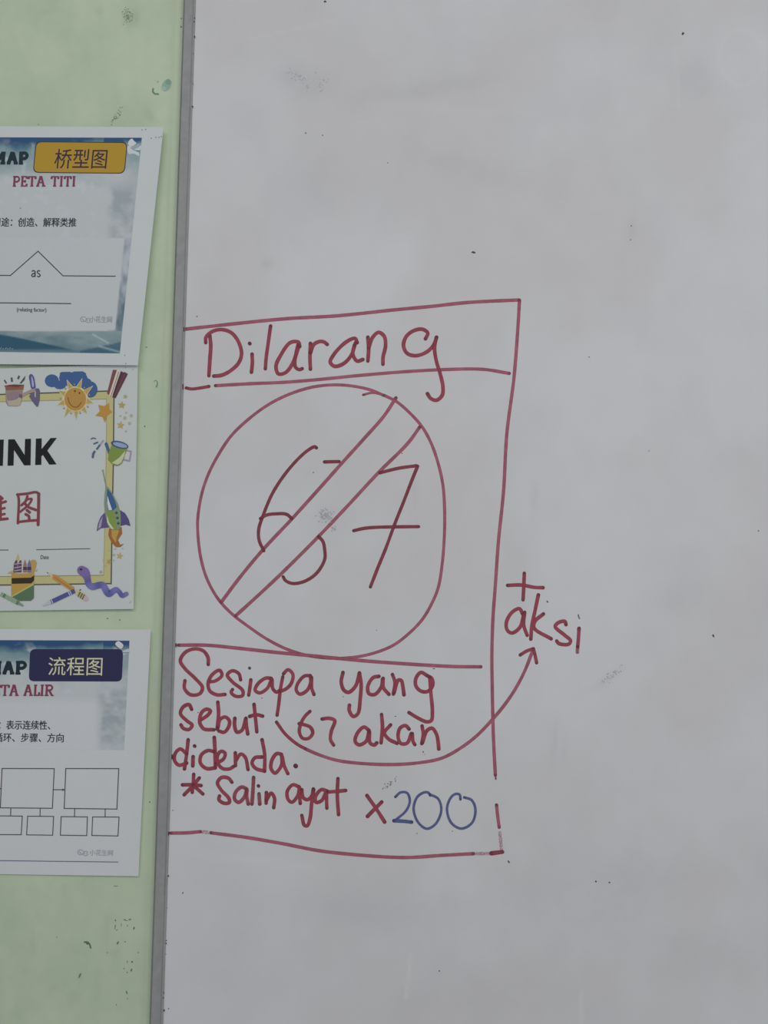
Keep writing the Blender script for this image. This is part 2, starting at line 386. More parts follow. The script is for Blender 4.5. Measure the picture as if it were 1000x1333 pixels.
# ---- marker writing: every word, line and sign is a part of the board (dried ink on its face)
RED = np.array(alb((136, 70, 87))); RED_D = np.array(alb((92, 46, 54))); RED_T = np.array(alb((131, 58, 71))); ROSE = np.array(alb((146, 88, 103)))
BLUE = np.array(alb((72, 80, 120))); BLUE_D = np.array(alb((50, 55, 88))); GREY_INK = np.array(alb((70, 68, 78)))
_layer = [0]
def ink(name, strokes, label=None, width=4.9, tone='text', alpha=.93):
    """strokes: list of point lists, or (points, dict(w=,a=,t=))"""
    mb = MB()
    for si, st in enumerate(strokes):
        opt = {}
        if isinstance(st, tuple) and isinstance(st[1], dict): st, opt = st
        w = opt.get('w', width); al = opt.get('a', alpha); tn = opt.get('t', tone)
        base, dark = {'text': (RED_T, RED_D), 'line': (RED * .55 + ROSE * .45, RED_D), 'rose': (ROSE, RED), 'dark': (RED_D * .5 + RED_T * .5, RED_D), 'blue': (BLUE, BLUE_D), 'grey': (GREY_INK, GREY_INK)}[tn]
        _layer[0] += 1; L0 = BOARD_LIFT + .05 + .012 * (_layer[0] % 14); seed = _layer[0] * 7.3
        path = spline(st) if len(st) > 1 else np.array([st[0], (st[0][0] + .3, st[0][1] + .3)], float)
        n = len(path); wv = w * (1 + .10 * (fbm(np.arange(n) / 9 + seed, np.full(n, seed)) - .5) * 2)
        def colfn(s, tot, u, base=base, dark=dark, al=al, seed=seed):
            k = float(fbm(s / 14 + seed, seed * .37))
            c = base * (.86 + .34 * k)
            e = max(0, 1 - s / 3.5) * .8 + max(0, 1 - (tot - s) / 3.0) * .65
            c = c * (1 - min(.9, e)) + dark * min(.9, e)
            c = c * (1 - .12 * abs(u) ** 3)
            a_ = al - .10 * abs(u) * (1 if al > .8 else .6) + .05 * (k - .5)
            return tuple(np.clip(c, 0, .9)) + (float(np.clip(a_, 0.05, 1)),)
        ribbon(mb, path, wv, colfn, lambda x, y: L0, caps=not opt.get('flat'), rise=.010)
    return mb.build(name, M_INK, board, label)

ink('border_line', [[(241, 428.5), (300, 422), (371, 415), (440, 411), (512, 403.5), (560, 399), (606, 394), (640, 392), (676, 390.5)]], 'red top line of the drawn sign', 4.6, 'line')
ink('border_line', [[(676.4, 391), (674, 432), (669, 494), (660, 564), (655.7, 639), (649, 705), (645, 762), (642, 803), (640.5, 850), (641, 898), (642.5, 960), (645, 1009)],
    ([(645, 1009), (645.6, 1014)], dict(w=2.4)), [(646.5, 1048), (648, 1062), (650, 1077)],
    ([(651, 1084), (652, 1096), (653, 1106)], dict(a=.36, t='rose'))], 'red right-hand line of the drawn sign, rubbed out in places', 4.4, 'line')
ink('border_line', [([(242.5, 505), (249.4, 506.3), (262, 504.8), (272, 503)], dict(t='text')), [(280.5, 502), (325, 499.5), (370, 497.6), (415, 494), (465, 489), (525, 484), (580, 481), (629.5, 480.8), (663, 486)]], 'red line under the heading word', 4.3, 'line')
ink('border_line', [[(232.5, 839.8), (270, 840), (310, 843.8), (360, 849.3), (420, 855), (460, 859), (520, 863.6), (590, 867.6), (626, 868)]], 'red line under the circle', 4.6, 'line')
ink('border_line', [[(222.5, 1084.5), (243, 1084.2), (261, 1082.6)], ([(262, 1082.6), (274, 1084)], dict(a=.38, t='rose')), [(275, 1084.2), (320, 1090), (370, 1098.6), (410, 1106.5), (445, 1111), (526, 1116.3), (575, 1113.5), (616, 1111.3)],
    ([(616, 1111.3), (640, 1111)], dict(a=.42, t='rose')), ([(640, 1110.8), (654, 1109)], dict(t='text', w=5.6))], 'red bottom line of the drawn sign', 4.5, 'line')
ink('circle_outline', [[(500, 515), (483.8, 508), (462, 503), (439, 501), (415, 502.5), (394.5, 507), (370, 516), (347.5, 528), (322, 547), (300.5, 568), (285, 591), (272.3, 615), (264, 638), (259, 662), (257.3, 680), (258, 700), (261, 724), (267, 747), (276, 767), (287.4, 784), (303, 800), (324, 816), (346, 831), (371, 844), (395, 852), (418, 856), (441, 857), (465, 855), (489, 849.5), (512, 840), (532, 825), (549.5, 806.8), (562, 786), (570.7, 764.5), (576, 732), (578.7, 694), (578.8, 660), (576.5, 630), (569, 598), (560.5, 575), (549.5, 555.5), (534, 538), (516.6, 523), (500, 514.5)],
    ([(473, 514), (485, 511.3), (499, 514)], dict(w=3.2))], 'red hand-drawn circle round the crossed-out number', 4.0, 'line')
ink('slash_line', [[(515.5, 518), (500, 541.5), (474, 571), (446, 602), (413, 639), (380, 675.5), (342, 716), (312, 752), (288, 784)]], 'upper red slash across the number', 4.5, 'line')
ink('slash_line', [[(546.5, 556), (531, 577), (493, 615), (454, 657), (415.6, 697.5), (366, 747), (334, 777), (307, 801.5)]], 'lower red slash across the number', 4.5, 'line')
ink('handwritten_number', [[(412, 583), (410, 581.5), (399, 587.6), (377.6, 609), (356, 640), (342.8, 670.4), (336.8, 689.6), (337.6, 704), (343.5, 717)], [(339, 675), (347, 670.5), (360, 668.8), (372.8, 669.4), (380, 675)],
    [(422.5, 601.3), (441.5, 600.8)], [(415, 698.5), (420.5, 705), (422.8, 716), (423, 727), (417, 740), (408, 750), (394.4, 757.5), (380.6, 759.5), (371.5, 755.5), (368.7, 750.8)]], 'large red digit six broken by the slashes', 4.3, 'dark')
ink('handwritten_number', [[(494.5, 615.5), (519, 609.5), (542, 606.3)], [(543.7, 607), (536, 626), (526.4, 651), (514, 682), (502.4, 713.6), (492, 739), (482.3, 764)], [(460.5, 690.8), (474, 687.8), (488, 686.5), (515, 685.8), (545, 685.5)]], 'large red crossed digit seven inside the circle', 4.4, 'dark')

ink('handwritten_word', [
    [(273.2, 437), (274.4, 449.6), (273.2, 469.4), (272, 489)], [(267.8, 446), (268.3, 438.8), (277, 431.2), (289, 429), (301.6, 433.4), (310.5, 445), (314.5, 460.4), (310.6, 472.5), (299, 483.3), (288, 488.5), (278.3, 489.5)],
    [(325, 447)], [(328.2, 461), (328.6, 473), (327.4, 484.5)], [(352.3, 424.5), (349.3, 446), (346.6, 465.8), (345.5, 480)],
    [(390.3, 451), (388.5, 445.4), (378, 446), (364.6, 464), (359.4, 476.6), (362.4, 486.6), (371.8, 485), (382, 471), (388, 449)], [(389, 451.4), (383.8, 469.4), (384.8, 478), (389.8, 481.2), (393.5, 479.8)],
    [(404.2, 447), (403.6, 465), (404.2, 480.5)], [(404.3, 459), (408.5, 448.5), (416, 444.6), (422, 445.2), (426, 448.3)],
    [(465, 446), (462.5, 440.5), (451, 445), (435, 461), (430, 471.5), (435.5, 476.8), (447, 473.5), (457, 463), (463, 446)], [(461.6, 449), (459.5, 461), (465, 470), (472.4, 468)],
    [(479, 439), (480, 454), (479, 470)], [(480, 453), (485, 439.5), (493, 432.6), (500.4, 438), (502, 450), (498.8, 465), (498.6, 474)],
    [(554, 441), (557, 433.5), (550, 428.6), (539, 430.3), (529, 438), (525.4, 450), (530, 459.8), (541, 463), (555, 458.5), (564, 450), (568.6, 439)],
    [(568.2, 439), (565.8, 452), (568.2, 470), (573, 486), (576.8, 504), (575.5, 515), (568, 521), (560.5, 518.3), (556.6, 512.5)]], 'red handwritten heading word beginning with a capital D', 4.9)
ink('handwritten_word', [
    [(271.2, 865), (270.8, 856), (265, 847.5), (254, 844.6), (241.5, 849), (234.8, 860), (241, 870.5), (254, 883), (263.6, 895), (260, 903), (248, 904.3), (240.2, 896), (240.8, 886)],
    [(271.5, 887.5), (280, 886.5), (289, 879), (286, 872.6), (277.5, 877), (271.2, 888), (273, 899), (282, 904.4), (293, 904)],
    [(313.3, 885), (311, 877), (302.5, 873.2), (296, 878.6), (303, 888), (316, 899), (315.6, 905.6), (306.4, 906.2), (300.8, 901), (302.8, 897.6)],
    ([(324.8, 869.6)], dict(t='grey', w=4)), [(326.6, 885), (325.4, 895), (323.8, 905)],
    [(353, 883), (346, 882.8), (336, 890), (332.2, 898.4), (338, 902), (348, 896), (354, 884), (355, 896), (360, 901), (364, 899)],
    [(368.2, 881), (365, 898), (363, 916), (360.8, 931)], [(369.2, 877), (375, 871.8), (381.4, 878), (379, 890), (372, 897), (364.6, 900)],
    [(404, 879.5), (396.5, 880), (387.6, 890), (385.8, 898.6), (390.4, 903.6), (400, 898.5), (404.6, 888), (404, 879.5)], [(405.8, 882), (406, 896), (408.8, 904)]], 'red handwritten word at the left, directly under the circle line', 4.6)
ink('handwritten_word', [
    [(446.6, 875.4), (444.3, 888), (448, 898.6), (454, 901.2), (463, 893), (467.8, 877)], [(468, 876), (470.2, 890), (469, 910), (466, 929), (460, 932.6), (454.8, 925), (455, 918)],
    [(493.4, 880.4), (486, 882), (478.8, 894), (480.6, 903), (488, 904), (496.6, 894), (498.2, 884)], [(498.9, 883), (499.2, 895), (506.4, 903.8)],
    [(511, 878), (514.2, 888), (512.2, 903.5)], [(513, 902), (518.6, 885.4), (522.6, 886), (524.6, 894), (526, 904.4)],
    [(557, 880), (548, 875.4), (541.6, 883), (541.6, 893), (548, 899.6), (557, 900), (563.4, 892), (562, 883), (557, 880)], [(559.6, 882), (561, 902), (563, 926), (561.5, 938), (555.5, 939.6), (544, 934.6), (532.5, 927.6)]], 'red handwritten word ending in a long-tailed g, right part of the first line', 4.8)
ink('handwritten_word', [
    [(249.5, 923.4), (246, 917.2), (238.4, 920.5), (235, 929), (243.6, 938.5), (250.2, 944), (246, 949.6), (238.4, 948), (235.6, 943.6)],
    [(261, 937.4), (270.4, 931), (274, 925.4), (269, 923.2), (263, 927), (259.8, 938.5), (265, 948.6), (278.4, 950)],
    [(283.6, 914), (284.6, 929), (282.8, 949)], [(283.6, 947), (286.6, 936.6), (293.4, 933.4), (298.8, 938.8), (297, 947.6), (291.6, 953.2), (285, 951.6)],
    [(305.8, 935), (305.4, 944), (308.4, 953), (315, 950.6), (319.8, 936)], [(320.2, 935), (320.8, 944), (322.6, 955.4)],
    [(330.8, 917), (332.6, 934.7), (334.4, 952.6)], [(325.2, 932.6), (333.5, 930.4), (342, 932.2)]], 'red handwritten word under the tall capital S, starting the second line', 4.8)
ink('handwritten_number', [
    [(403.6, 926), (396.6, 933), (391.4, 943), (389.8, 953), (394, 961), (402, 961), (407.2, 954), (404, 946.6), (396, 943.4), (389.5, 942)],
    [(419.4, 936), (428, 935), (435.8, 938), (431.4, 952), (430.4, 963), (434.4, 970)]], 'small red number in the sentence below the circle', 4.6)
ink('handwritten_word', [
    [(480, 950.4), (474, 946.4), (465.6, 954), (462.4, 965), (467.4, 969.6), (476.6, 965), (480.6, 951)], [(481, 953), (481.8, 967), (487.4, 969.8), (490.6, 967)],
    [(496.8, 930), (498, 946), (496.2, 967)], [(508.6, 943.6), (500.6, 954), (506, 962), (517, 967.6)],
    [(532.6, 949), (528, 944.6), (520.8, 948), (518.4, 960), (522, 967.8), (530, 967.4), (535.6, 955)], [(536.8, 955), (537.8, 965), (540.2, 969.4)],
    [(549.6, 945), (551, 956), (549.2, 968)], [(550, 967), (556, 951), (562.6, 948), (568.4, 956), (570.6, 967), (571.3, 975)]], 'red handwritten word right of the small number', 4.8)
ink('handwritten_word', [
    [(245, 963), (243.2, 980), (240.2, 1001)], [(242.8, 981), (234.7, 975), (228.6, 980), (227.2, 989.6), (232.8, 996), (243, 993.4)],
    ([(253.3, 971)], dict(w=4.6)), [(251.4, 985), (251, 997)],
    [(279, 960), (280, 980), (280.3, 998)], [(278.4, 978.4), (270.8, 977), (262, 983), (261, 993.4), (268.9, 1000.4), (280.3, 999.6)],
    [(281.6, 993.4), (291, 988), (293, 980.4), (287.9, 978), (283.4, 983), (283.6, 993.4), (289.8, 1000.4), (299, 1000.8), (304, 997.8)],
    [(306.4, 980), (306.6, 996.6)], [(306.6, 991), (313.6, 981.6), (319.4, 986), (323, 1001.8)],
    [(341.2, 963), (344.6, 982), (344.5, 1004)], [(341, 985.4), (332, 986.4), (328.2, 993.6), (333.5, 1000.6), (344.2, 1003.6)],
    [(366.4, 982), (360.4, 981), (354, 989.8), (353, 1000.6), (358.2, 1006.4), (366.8, 995.5), (367, 984), (370.2, 997.4), (374.8, 1007)],
    ([(384.8, 997)], dict(w=6.2))], 'red handwritten word with a full stop on the third line', 4.8)
ink('asterisk_mark', [[(252.2, 1008), (251.6, 1020), (250.3, 1031.5)], [(259.5, 1012.7), (251, 1023), (239.8, 1034.6)], [(237.6, 1021.7), (250, 1021.6), (261.8, 1022.6)], [(251.4, 1022), (264.2, 1033.6)]], 'red hand-drawn asterisk before the last line', 4.8)
ink('handwritten_word', [
    [(302, 1018.4), (297.4, 1013), (288.4, 1012.2), (283.2, 1019), (288, 1028.4), (297.8, 1039), (298.6, 1044.6), (291.7, 1045.6), (285, 1041), (285.8, 1036.2)],
    ([(320.6, 1026.5), (314.5, 1024.6), (306.6, 1031.6), (305.6, 1040.6), (310.7, 1044.4), (318.6, 1037), (321.4, 1027), (321.2, 1036), (323.2, 1046.6)], dict(a=.80)),
    ([(330.2, 1012), (329.3, 1029.7), (328, 1046.6)], dict(a=.84)), ([(336.4, 1023)], dict(w=4.4)), ([(337.3, 1033.4), (338.2, 1046.6)], dict(a=.82)),
    [(346.8, 1031.7), (346.5, 1045.6)], [(346.8, 1042), (353, 1032.4), (357.4, 1039), (356.4, 1051.4)]], 'red handwritten word after the asterisk, its middle partly dry', 4.8)
ink('handwritten_word', [
    [(389.6, 1024.4), (381.4, 1021.6), (374.2, 1029.7), (375, 1040.4), (380, 1044.4), (387.8, 1035.4), (390, 1025), (390.2, 1036), (390.9, 1045.8)],
    [(393, 1028), (394.6, 1038), (400.4, 1041), (406, 1036), (408, 1027)], [(408.4, 1028), (405.8, 1046), (403.6, 1066), (400, 1075), (396.4, 1074.4), (393, 1061.5)],
    [(426, 1029.8), (418.4, 1028), (410.6, 1037.6), (411.4, 1044.4), (419, 1042), (424.6, 1031), (425.2, 1042), (425.6, 1052)],
    [(440, 1013.6), (439.2, 1035), (440.8, 1060.4)], [(427, 1031), (438, 1030.2), (450, 1029)]], 'red handwritten word left of the times sign', 4.8)
ink('times_sign', [[(477.8, 1035.6), (490, 1053), (500.8, 1070)], [(497, 1044), (488, 1053), (478.6, 1062.6)]], 'red times sign before the blue number', 5.0)
ink('handwritten_number', [
    [(514.8, 1037.4), (521.5, 1031.6), (530, 1032.2), (533.6, 1042.5), (529, 1055), (514.6, 1068)], ([(513, 1068.4), (524.5, 1069), (536, 1070.2)], dict(w=4.8, a=1.0)),
    [(560, 1035.6), (558, 1032), (552, 1031.6), (543, 1038), (538.6, 1053), (544.4, 1070.4), (556, 1078.8), (567.6, 1072), (574.6, 1054.5), (570.6, 1040), (559.5, 1034)],
    [(599.6, 1040.5), (598.6, 1034.6), (594, 1033.4), (587.6, 1037.5), (582, 1053), (588, 1071.6), (601, 1078.6), (615, 1070.6), (619, 1053), (614, 1041.5), (604.5, 1038)]], 'blue handwritten number after the times sign', 3.4, 'blue', .84)
ink('arrow_line', [([(360, 940), (371.5, 955.6), (386.7, 968.6), (400, 976)], dict(t='text')), [(398, 975), (414, 982), (438, 989.6), (470, 993.8), (512, 995.2), (545, 993), (575, 987), (600, 973.6), (620.5, 958), (639, 939), (654.7, 920.5), (670, 898.5), (683, 874), (694, 846)],
    ([(677.4, 852.6), (686, 847.4), (694.6, 844.4)], dict(t='text')), ([(694.6, 844.4), (696.7, 853), (698.7, 862.8)], dict(t='text'))], 'long red curved arrow up to the side word', 4.4, 'line')
ink('plus_sign', [[(661, 762), (679, 761.6), (696, 764.6), (707, 765)], [(682.7, 746.2), (682, 763.6), (681.1, 780.8)]], 'red plus sign above the side word', 4.8)
ink('handwritten_word', [
    [(680.4, 799), (676.4, 792.4), (667, 796.8), (659.4, 810), (660.6, 820.4), (666.6, 824), (677, 816.6), (682, 800)], [(683.2, 797), (682, 813.6), (686.4, 827)],
    [(701, 774.4), (695.6, 800), (692.6, 814), (691.2, 832)], [(707.6, 799.2), (696.4, 809), (695.6, 817.6), (717.6, 831.6)],
    [(737, 813.2), (735.4, 808.8), (726.8, 810.7), (723, 815.6), (735, 826.6), (743, 834), (740.4, 838.6), (727.6, 837.6), (724.9, 834.4)],
    ([(753, 800.5), (753.6, 803), (754.6, 805)], dict(t='grey', w=1.8, a=.6)), [(754, 818), (753, 833.6), (752.2, 842)], ([(752.2, 842), (751.8, 849)], dict(a=.62))], 'red handwritten side word below the plus sign, outside the drawn border', 4.8)
# ink that ran over on to the metal edge
for (x, y, h) in ((239.6, 428.6, 4.6), (238.2, 503.4, 5.6), (229.3, 839.8, 3.6), (219.6, 1085, 3.4), (224, 985, 5)):
    mb = MB(); ribbon(mb, spline([(x, y - h / 2), (x, y + h / 2)]), 1.6, lambda s, t, u: tuple(RED_D * .9), lambda a, b: 10.45, across=3)
    mb.build('ink_tick', M_PRINT, board)
specks('dark_specks', [(617, 328.5, 3.2, 1.2, 8), (889.5, 43.5, 1.6, 2.0, 30), (423.5, 2, 2.0, 1.4, 0), (398, 173, 1.1, .8, 0), (420, 176, .8, .7, 0), (505, 212, .7, .7, 0), (822, 294, .7, .8, 0), (821, 312, .7, .7, 0),
    (767, 464.6, 1.2, .6, 20), (845, 587, .6, .7, 0), (987.6, 691, .9, .9, 0), (928.7, 827.5, 1.2, 2.2, -25), (712.6, 783, .8, 1.8, -40), (662.5, 1122, 1.2, 1.8, -30), (776, 1147.6, 1.4, 1.1, 0), (793.6, 1149, 1.2, .9, 0),
    (572, 1264, .9, .9, 0), (238, 1162.5, .8, 1.6, 25), (551, 979, .8, 1.2, 0), (553, 982, .5, .5, 0), (515, 932.5, 1.2, .5, 0), (447, 907, .5, .9, 0), (565, 870.5, 1.6, .5, 0), (256.5, 412, .9, .9, 0),
    (258, 927.5, .7, .7, 0), (341, 908.8, .8, .6, 0), (490.5, 820.5, .5, .5, 0), (219.5, 1313, .9, .9, 0), (225, 1055, .8, .8, 0), (216.5, 1224.5, .9, .8, 0), (217.4, 1182, .6, .6, 0), (589, 1082, .6, .8, 0), (543, 1085, .5, .9, 0), (408, 615, 1.2, .5, 0), (523.5, 590, .9, .5, 0)],
    alb((66, 66, 70)), board, BOARD_LIFT + .06, 'tiny black specks dotted over the board', stuff=True)
specks('dark_specks', [(253.4, 23.5, .7, .9, 0), (252.9, 28, .8, .9, 0), (253.5, 47.5, .9, 1.5, 0), (251.2, 109, .5, .9, 0), (250.7, 138.5, 1.0, 1.1, 0), (251.4, 70, .4, .8, 0), (219.3, 1140.3, .9, 1.2, 0), (216.3, 1228, .8, .9, 0), (213.2, 1292, .6, 1.2, 0), (213.8, 1315.5, .8, 1.6, 0), (216, 1242, .5, .5, 0), (212.6, 1299, .6, 1.0, 0)],
    alb((48, 48, 50)), board, 10.5, 'black specks along the metal edge', stuff=True)
GM = alb((142, 143, 148))
specks('smudge_specks', cluster(424, 672, 5.5, 4.5, 30, 55, .5, 1.5, 21) + cluster(434, 688, 2.2, 1.4, 30, 10, .5, 1.1, 22), GM, board, BOARD_LIFT + .045, 'grey finger smudge between the two slashes', stuff=True)
specks('smudge_specks', cluster(508, 1020, 5.5, 1.6, -40, 30, .4, 1.2, 23), alb((118, 118, 122)), board, BOARD_LIFT + .045, 'grey smudge above the blue number', stuff=True)
specks('smudge_specks', cluster(797, 879, 10, 2.6, -35, 34, .4, 1.2, 24), GM, board, BOARD_LIFT + .045, 'grey smudge to the right of the arrow tip', stuff=True)
specks('smudge_specks', cluster(392, 102, 11, 4, 40, 30, .4, 1.3, 25) + cluster(415, 110, 8, 5, 40, 16, .4, 1.2, 26), alb((150, 151, 154)), board, BOARD_LIFT + .045, 'grey scuffs near the top left of the board', stuff=True)

# ------------------------------------------------------------------ posters
class Poster:
    """a printed sheet: px corner quad TL,TR,BR,BL; lift(x,y) in mm off the wall"""
    def __init__(s, name, label, cat, quad, lift, sheet_rgb, dots=()):
        s.lift = lift; tl, tr, br, bl = [np.array(q, float) for q in quad]
        s.root = thing(name, label, cat, P(*((bl + br) / 2), 0.6)); s.n = 0
        nx, ny = 40, 30; mb = MB(); vs = []; cs = []; fs = []
        c = alb(sheet_rgb)
        for side in (0, 1):
            for j in range(ny + 1):
                for i in range(nx + 1):
                    u, v = i / nx, j / ny
                    q = (tl * (1 - u) + tr * u) * (1 - v) + (bl * (1 - u) + br * u) * v
                    L = lift(q[0], q[1]); vs.append(P(q[0], q[1], L) + Vector((0, .00018 * side, 0))); cs.append(c)
        N = (nx + 1) * (ny + 1); w = nx + 1
        for j in range(ny):
            for i in range(nx):
                a = j * w + i; fs.append((a, a + w, a + w + 1, a + 1)); a += N; fs.append((a, a + 1, a + w + 1, a + w))
        rim = [i for i in range(w)] + [j * w + nx for j in range(1, ny + 1)] + [ny * w + i for i in range(nx - 1, -1, -1)] + [j * w for j in range(ny - 1, 0, -1)]
        for k in range(len(rim)):
            a, b = rim[k], rim[(k + 1) % len(rim)]; fs.append((a, b, b + N, a + N))
        mb.add(vs, cs, fs); mb.build('paper_sheet', M_PAPER, s.root, smooth=False)
    def L(s, k):
        s.n += 1; e = .005 * (s.n % 12)
        return lambda x, y: s.lift(x, y) + .08 * k + e
    def poly(s, mb, pts, rgb, k=2, smooth=False):
        if smooth: pts = spline(pts, 1.5, closed=True)
        f = s.L(k); mb.add([P(x, y, f(x, y)) for x, y in pts], [alb(tune(rgb))] * len(pts), [tuple(range(len(pts)))])
    def line(s, mb, pts, rgb, w=1.2, k=2, caps=False, curve=False):
        c = alb(tune(rgb))
        if curve: ribbon(mb, spline(pts), w, lambda a, b, u: c, s.L(k), caps, 3)
        else:
            for a, b in zip(pts[:-1], pts[1:]):
                a = np.array(a, float); b = np.array(b, float); d = (b - a) / max(1e-6, np.linalg.norm(b - a)) * (w / 2 if len(pts) > 2 else 0)
                ribbon(mb, spline([a - d, b + d], 6), w, lambda a_, b_, u: c, s.L(k), caps, 2)
    def dot(s, mb, x, y, r, rgb, k=3, ry=None, ang=0):
        ry = ry or r; ca, sa = math.cos(ang), math.sin(ang)
        s.poly(mb, [(x + r * math.cos(t) * ca - ry * math.sin(t) * sa, y + r * math.cos(t) * sa + ry * math.sin(t) * ca) for t in np.linspace(0, 2 * math.pi, 16, endpoint=False)], rgb, k)
    def star(s, mb, x, y, r, rgb, k=3, rot=0, inner=.45):
        s.poly(mb, [(x + (r if i % 2 == 0 else r * inner) * math.sin(rot + i * math.pi / 5), y - (r if i % 2 == 0 else r * inner) * math.cos(rot + i * math.pi / 5)) for i in range(10)], rgb, k)
    def text(s, body, quad, rgb, name='printed_text', label=None, bold=0.0, k=3, parent=None, mb=None):
        """type set into the ink-box quad TL,TR,BR,BL"""
        cu = bpy.data.curves.new('t', 'FONT'); cu.body = body; cu.resolution_u = 3
        ob = bpy.data.objects.new('t', cu); C.objects.link(ob)
        bpy.context.view_layer.update(); dg = bpy.context.evaluated_depsgraph_get()
        me = bpy.data.meshes.new_from_object(ob.evaluated_get(dg))
        v = np.array([q.co[:2] for q in me.vertices]); fs = [tuple(p.vertices) for p in me.polygons]
        bpy.data.objects.remove(ob); bpy.data.curves.remove(cu); bpy.data.meshes.remove(me)
        lo_, hi_ = v.min(0), v.max(0); uv = (v - lo_) / (hi_ - lo_)
        tl, tr, br, bl = [np.array(q, float) for q in quad]
        u, w = uv[:, :1], 1 - uv[:, 1:]
        q = (tl * (1 - u) + tr * u) * (1 - w) + (bl * (1 - u) + br * u) * w
        f = s.L(k); own = mb is None
        if own: mb = MB()
        for dx, dy in (((0, 0),) if bold <= 0 else ((-bold, 0), (bold, 0), (0, bold * .6))):
            mb.add([P(a + dx, b + dy, f(a, b) + .003 * (dx > 0)) for a, b in q], [alb(tune(rgb))] * len(q), fs)
        if own: return mb.build(name, M_PRINT, parent or s.root, label)
    def put(s, mb, name, label=None, parent=None): return mb.build(name, M_PRINT, parent or s.root, label)
    def art(s, name, quad, colfn, nx, ny, label=None, k=1):
        tl, tr, br, bl = [np.array(q, float) for q in quad]
        U, V = np.meshgrid(np.linspace(0, 1, nx), np.linspace(0, 1, ny))
        q = (tl * (1 - U[..., None]) + tr * U[..., None]) * (1 - V[..., None]) + (bl * (1 - U[..., None]) + br * U[..., None]) * V[..., None]
        col = colfn(q[..., 0], q[..., 1]); f = s.L(k); mb = MB()
        vs = [P(a, b, f(a, b)) for a, b in q.reshape(-1, 2)]
        mb.add(vs, [tuple(c) for c in col.reshape(-1, 3).tolist()], [(r * nx + c, (r + 1) * nx + c, (r + 1) * nx + c + 1, r * nx + c + 1) for r in range(ny - 1) for c in range(nx - 1)])
        return s.put(mb, name, label)
M_PAPER = attr_mat('paper_stock', 0.55, 0.15, bump=.05, bscale=60, vary=.01)
def A(*rgb): return np.array(alb(rgb))
def rrect(x0, y0, x1, y1, x2, y2, x3, y3, r):
    """rounded quad from corner px TL TR BR BL"""
    c = [np.array(p, float) for p in ((x0, y0), (x1, y1), (x2, y2), (x3, y3))]; out = []
    for i in range(4):
        p, a, b = c[i], c[i - 1], c[(i + 1) % 4]
        da = (a - p) / np.linalg.norm(a - p) * r; db = (b - p) / np.linalg.norm(b - p) * r
        for t in np.linspace(0, 1, 6):
            out.append(tuple((p + da) * (1 - t) ** 2 + 2 * t * (1 - t) * (p) + (p + db) * t ** 2))
    return out

# slab-serif display letters, drawn as bands on a unit box (y down)
SLAB = {
 'P': [[(.25, 0), (.25, 1)], [(.05, .02), (.5, .02)], [(.05, .98), (.5, .98)], ('c', [(.3, .06), (.7, .06), (.88, .28), (.7, .52), (.3, .54)])],
 'E': [[(.25, 0), (.25, 1)], [(.05, .03), (.9, .03)], [(.05, .97), (.92, .97)], [(.25, .5), (.65, .5)], [(.88, 0), (.88, .25)], [(.9, .75), (.9, 1)], [(.65, .38), (.65, .62)]],
 'T': [[(.5, 0), (.5, 1)], [(.02, .04), (.98, .04)], [(.28, .97), (.72, .97)], [(.04, 0), (.04, .28)], [(.96, 0), (.96, .28)]],
 'A': [[(.45, 0), (.14, 1)], [(.5, 0), (.82, 1)], [(.22, .62), (.75, .62)], [(0, .97), (.32, .97)], [(.62, .97), (1, .97)], [(.3, .03), (.55, .03)]],
 'I': [[(.5, 0), (.5, 1)], [(.1, .03), (.9, .03)], [(.1, .97), (.9, .97)]],
 'L': [[(.28, 0), (.28, 1)], [(.05, .03), (.55, .03)], [(.05, .97), (.95, .97)], [(.93, .68), (.93, 1)]],
 'R': [[(.25, 0), (.25, 1)], [(.05, .02), (.5, .02)], [(.05, .98), (.48, .98)], ('c', [(.3, .06), (.68, .06), (.82, .26), (.68, .47), (.3, .5)]), [(.5, .5), (.82, .98)], [(.75, .98), (1, .98)]],
 'M': [[(.14, 0), (.14, 1)], [(.86, 0), (.86, 1)], [(.14, 0), (.5, .8)], [(.86, 0), (.5, .8)], [(0, .97), (.3, .97)], [(.7, .97), (1, .97)], [(0, .03), (.2, .03)], [(.8, .03), (1, .03)]],
}
def slab(po, letters, y0, y1, rgb, w, label=None, slant=-.10):
    mb = MB()
    for ch, xa, xb in letters:
        for st in SLAB[ch]:
            curve = isinstance(st, tuple); pts = st[1] if curve else st
            H = y1 - y0
            m_ = [(xa + (xb - xa) * u + slant * H * (v - .5) * -0.0 - .05 * H * v, y0 + H * v) for u, v in pts]
            hor = (not curve) and abs(pts[0][1] - pts[1][1]) < .01
            if curve: po.line(mb, m_, rgb, w * .85, 3, curve=True)
            else: ribbon(mb, spline(m_, 3), w * (.62 if hor else 1), lambda a, b, u, c=alb(tune(rgb)): c, po.L(3), False, 2)
    return po.put(mb, 'printed_text', label)

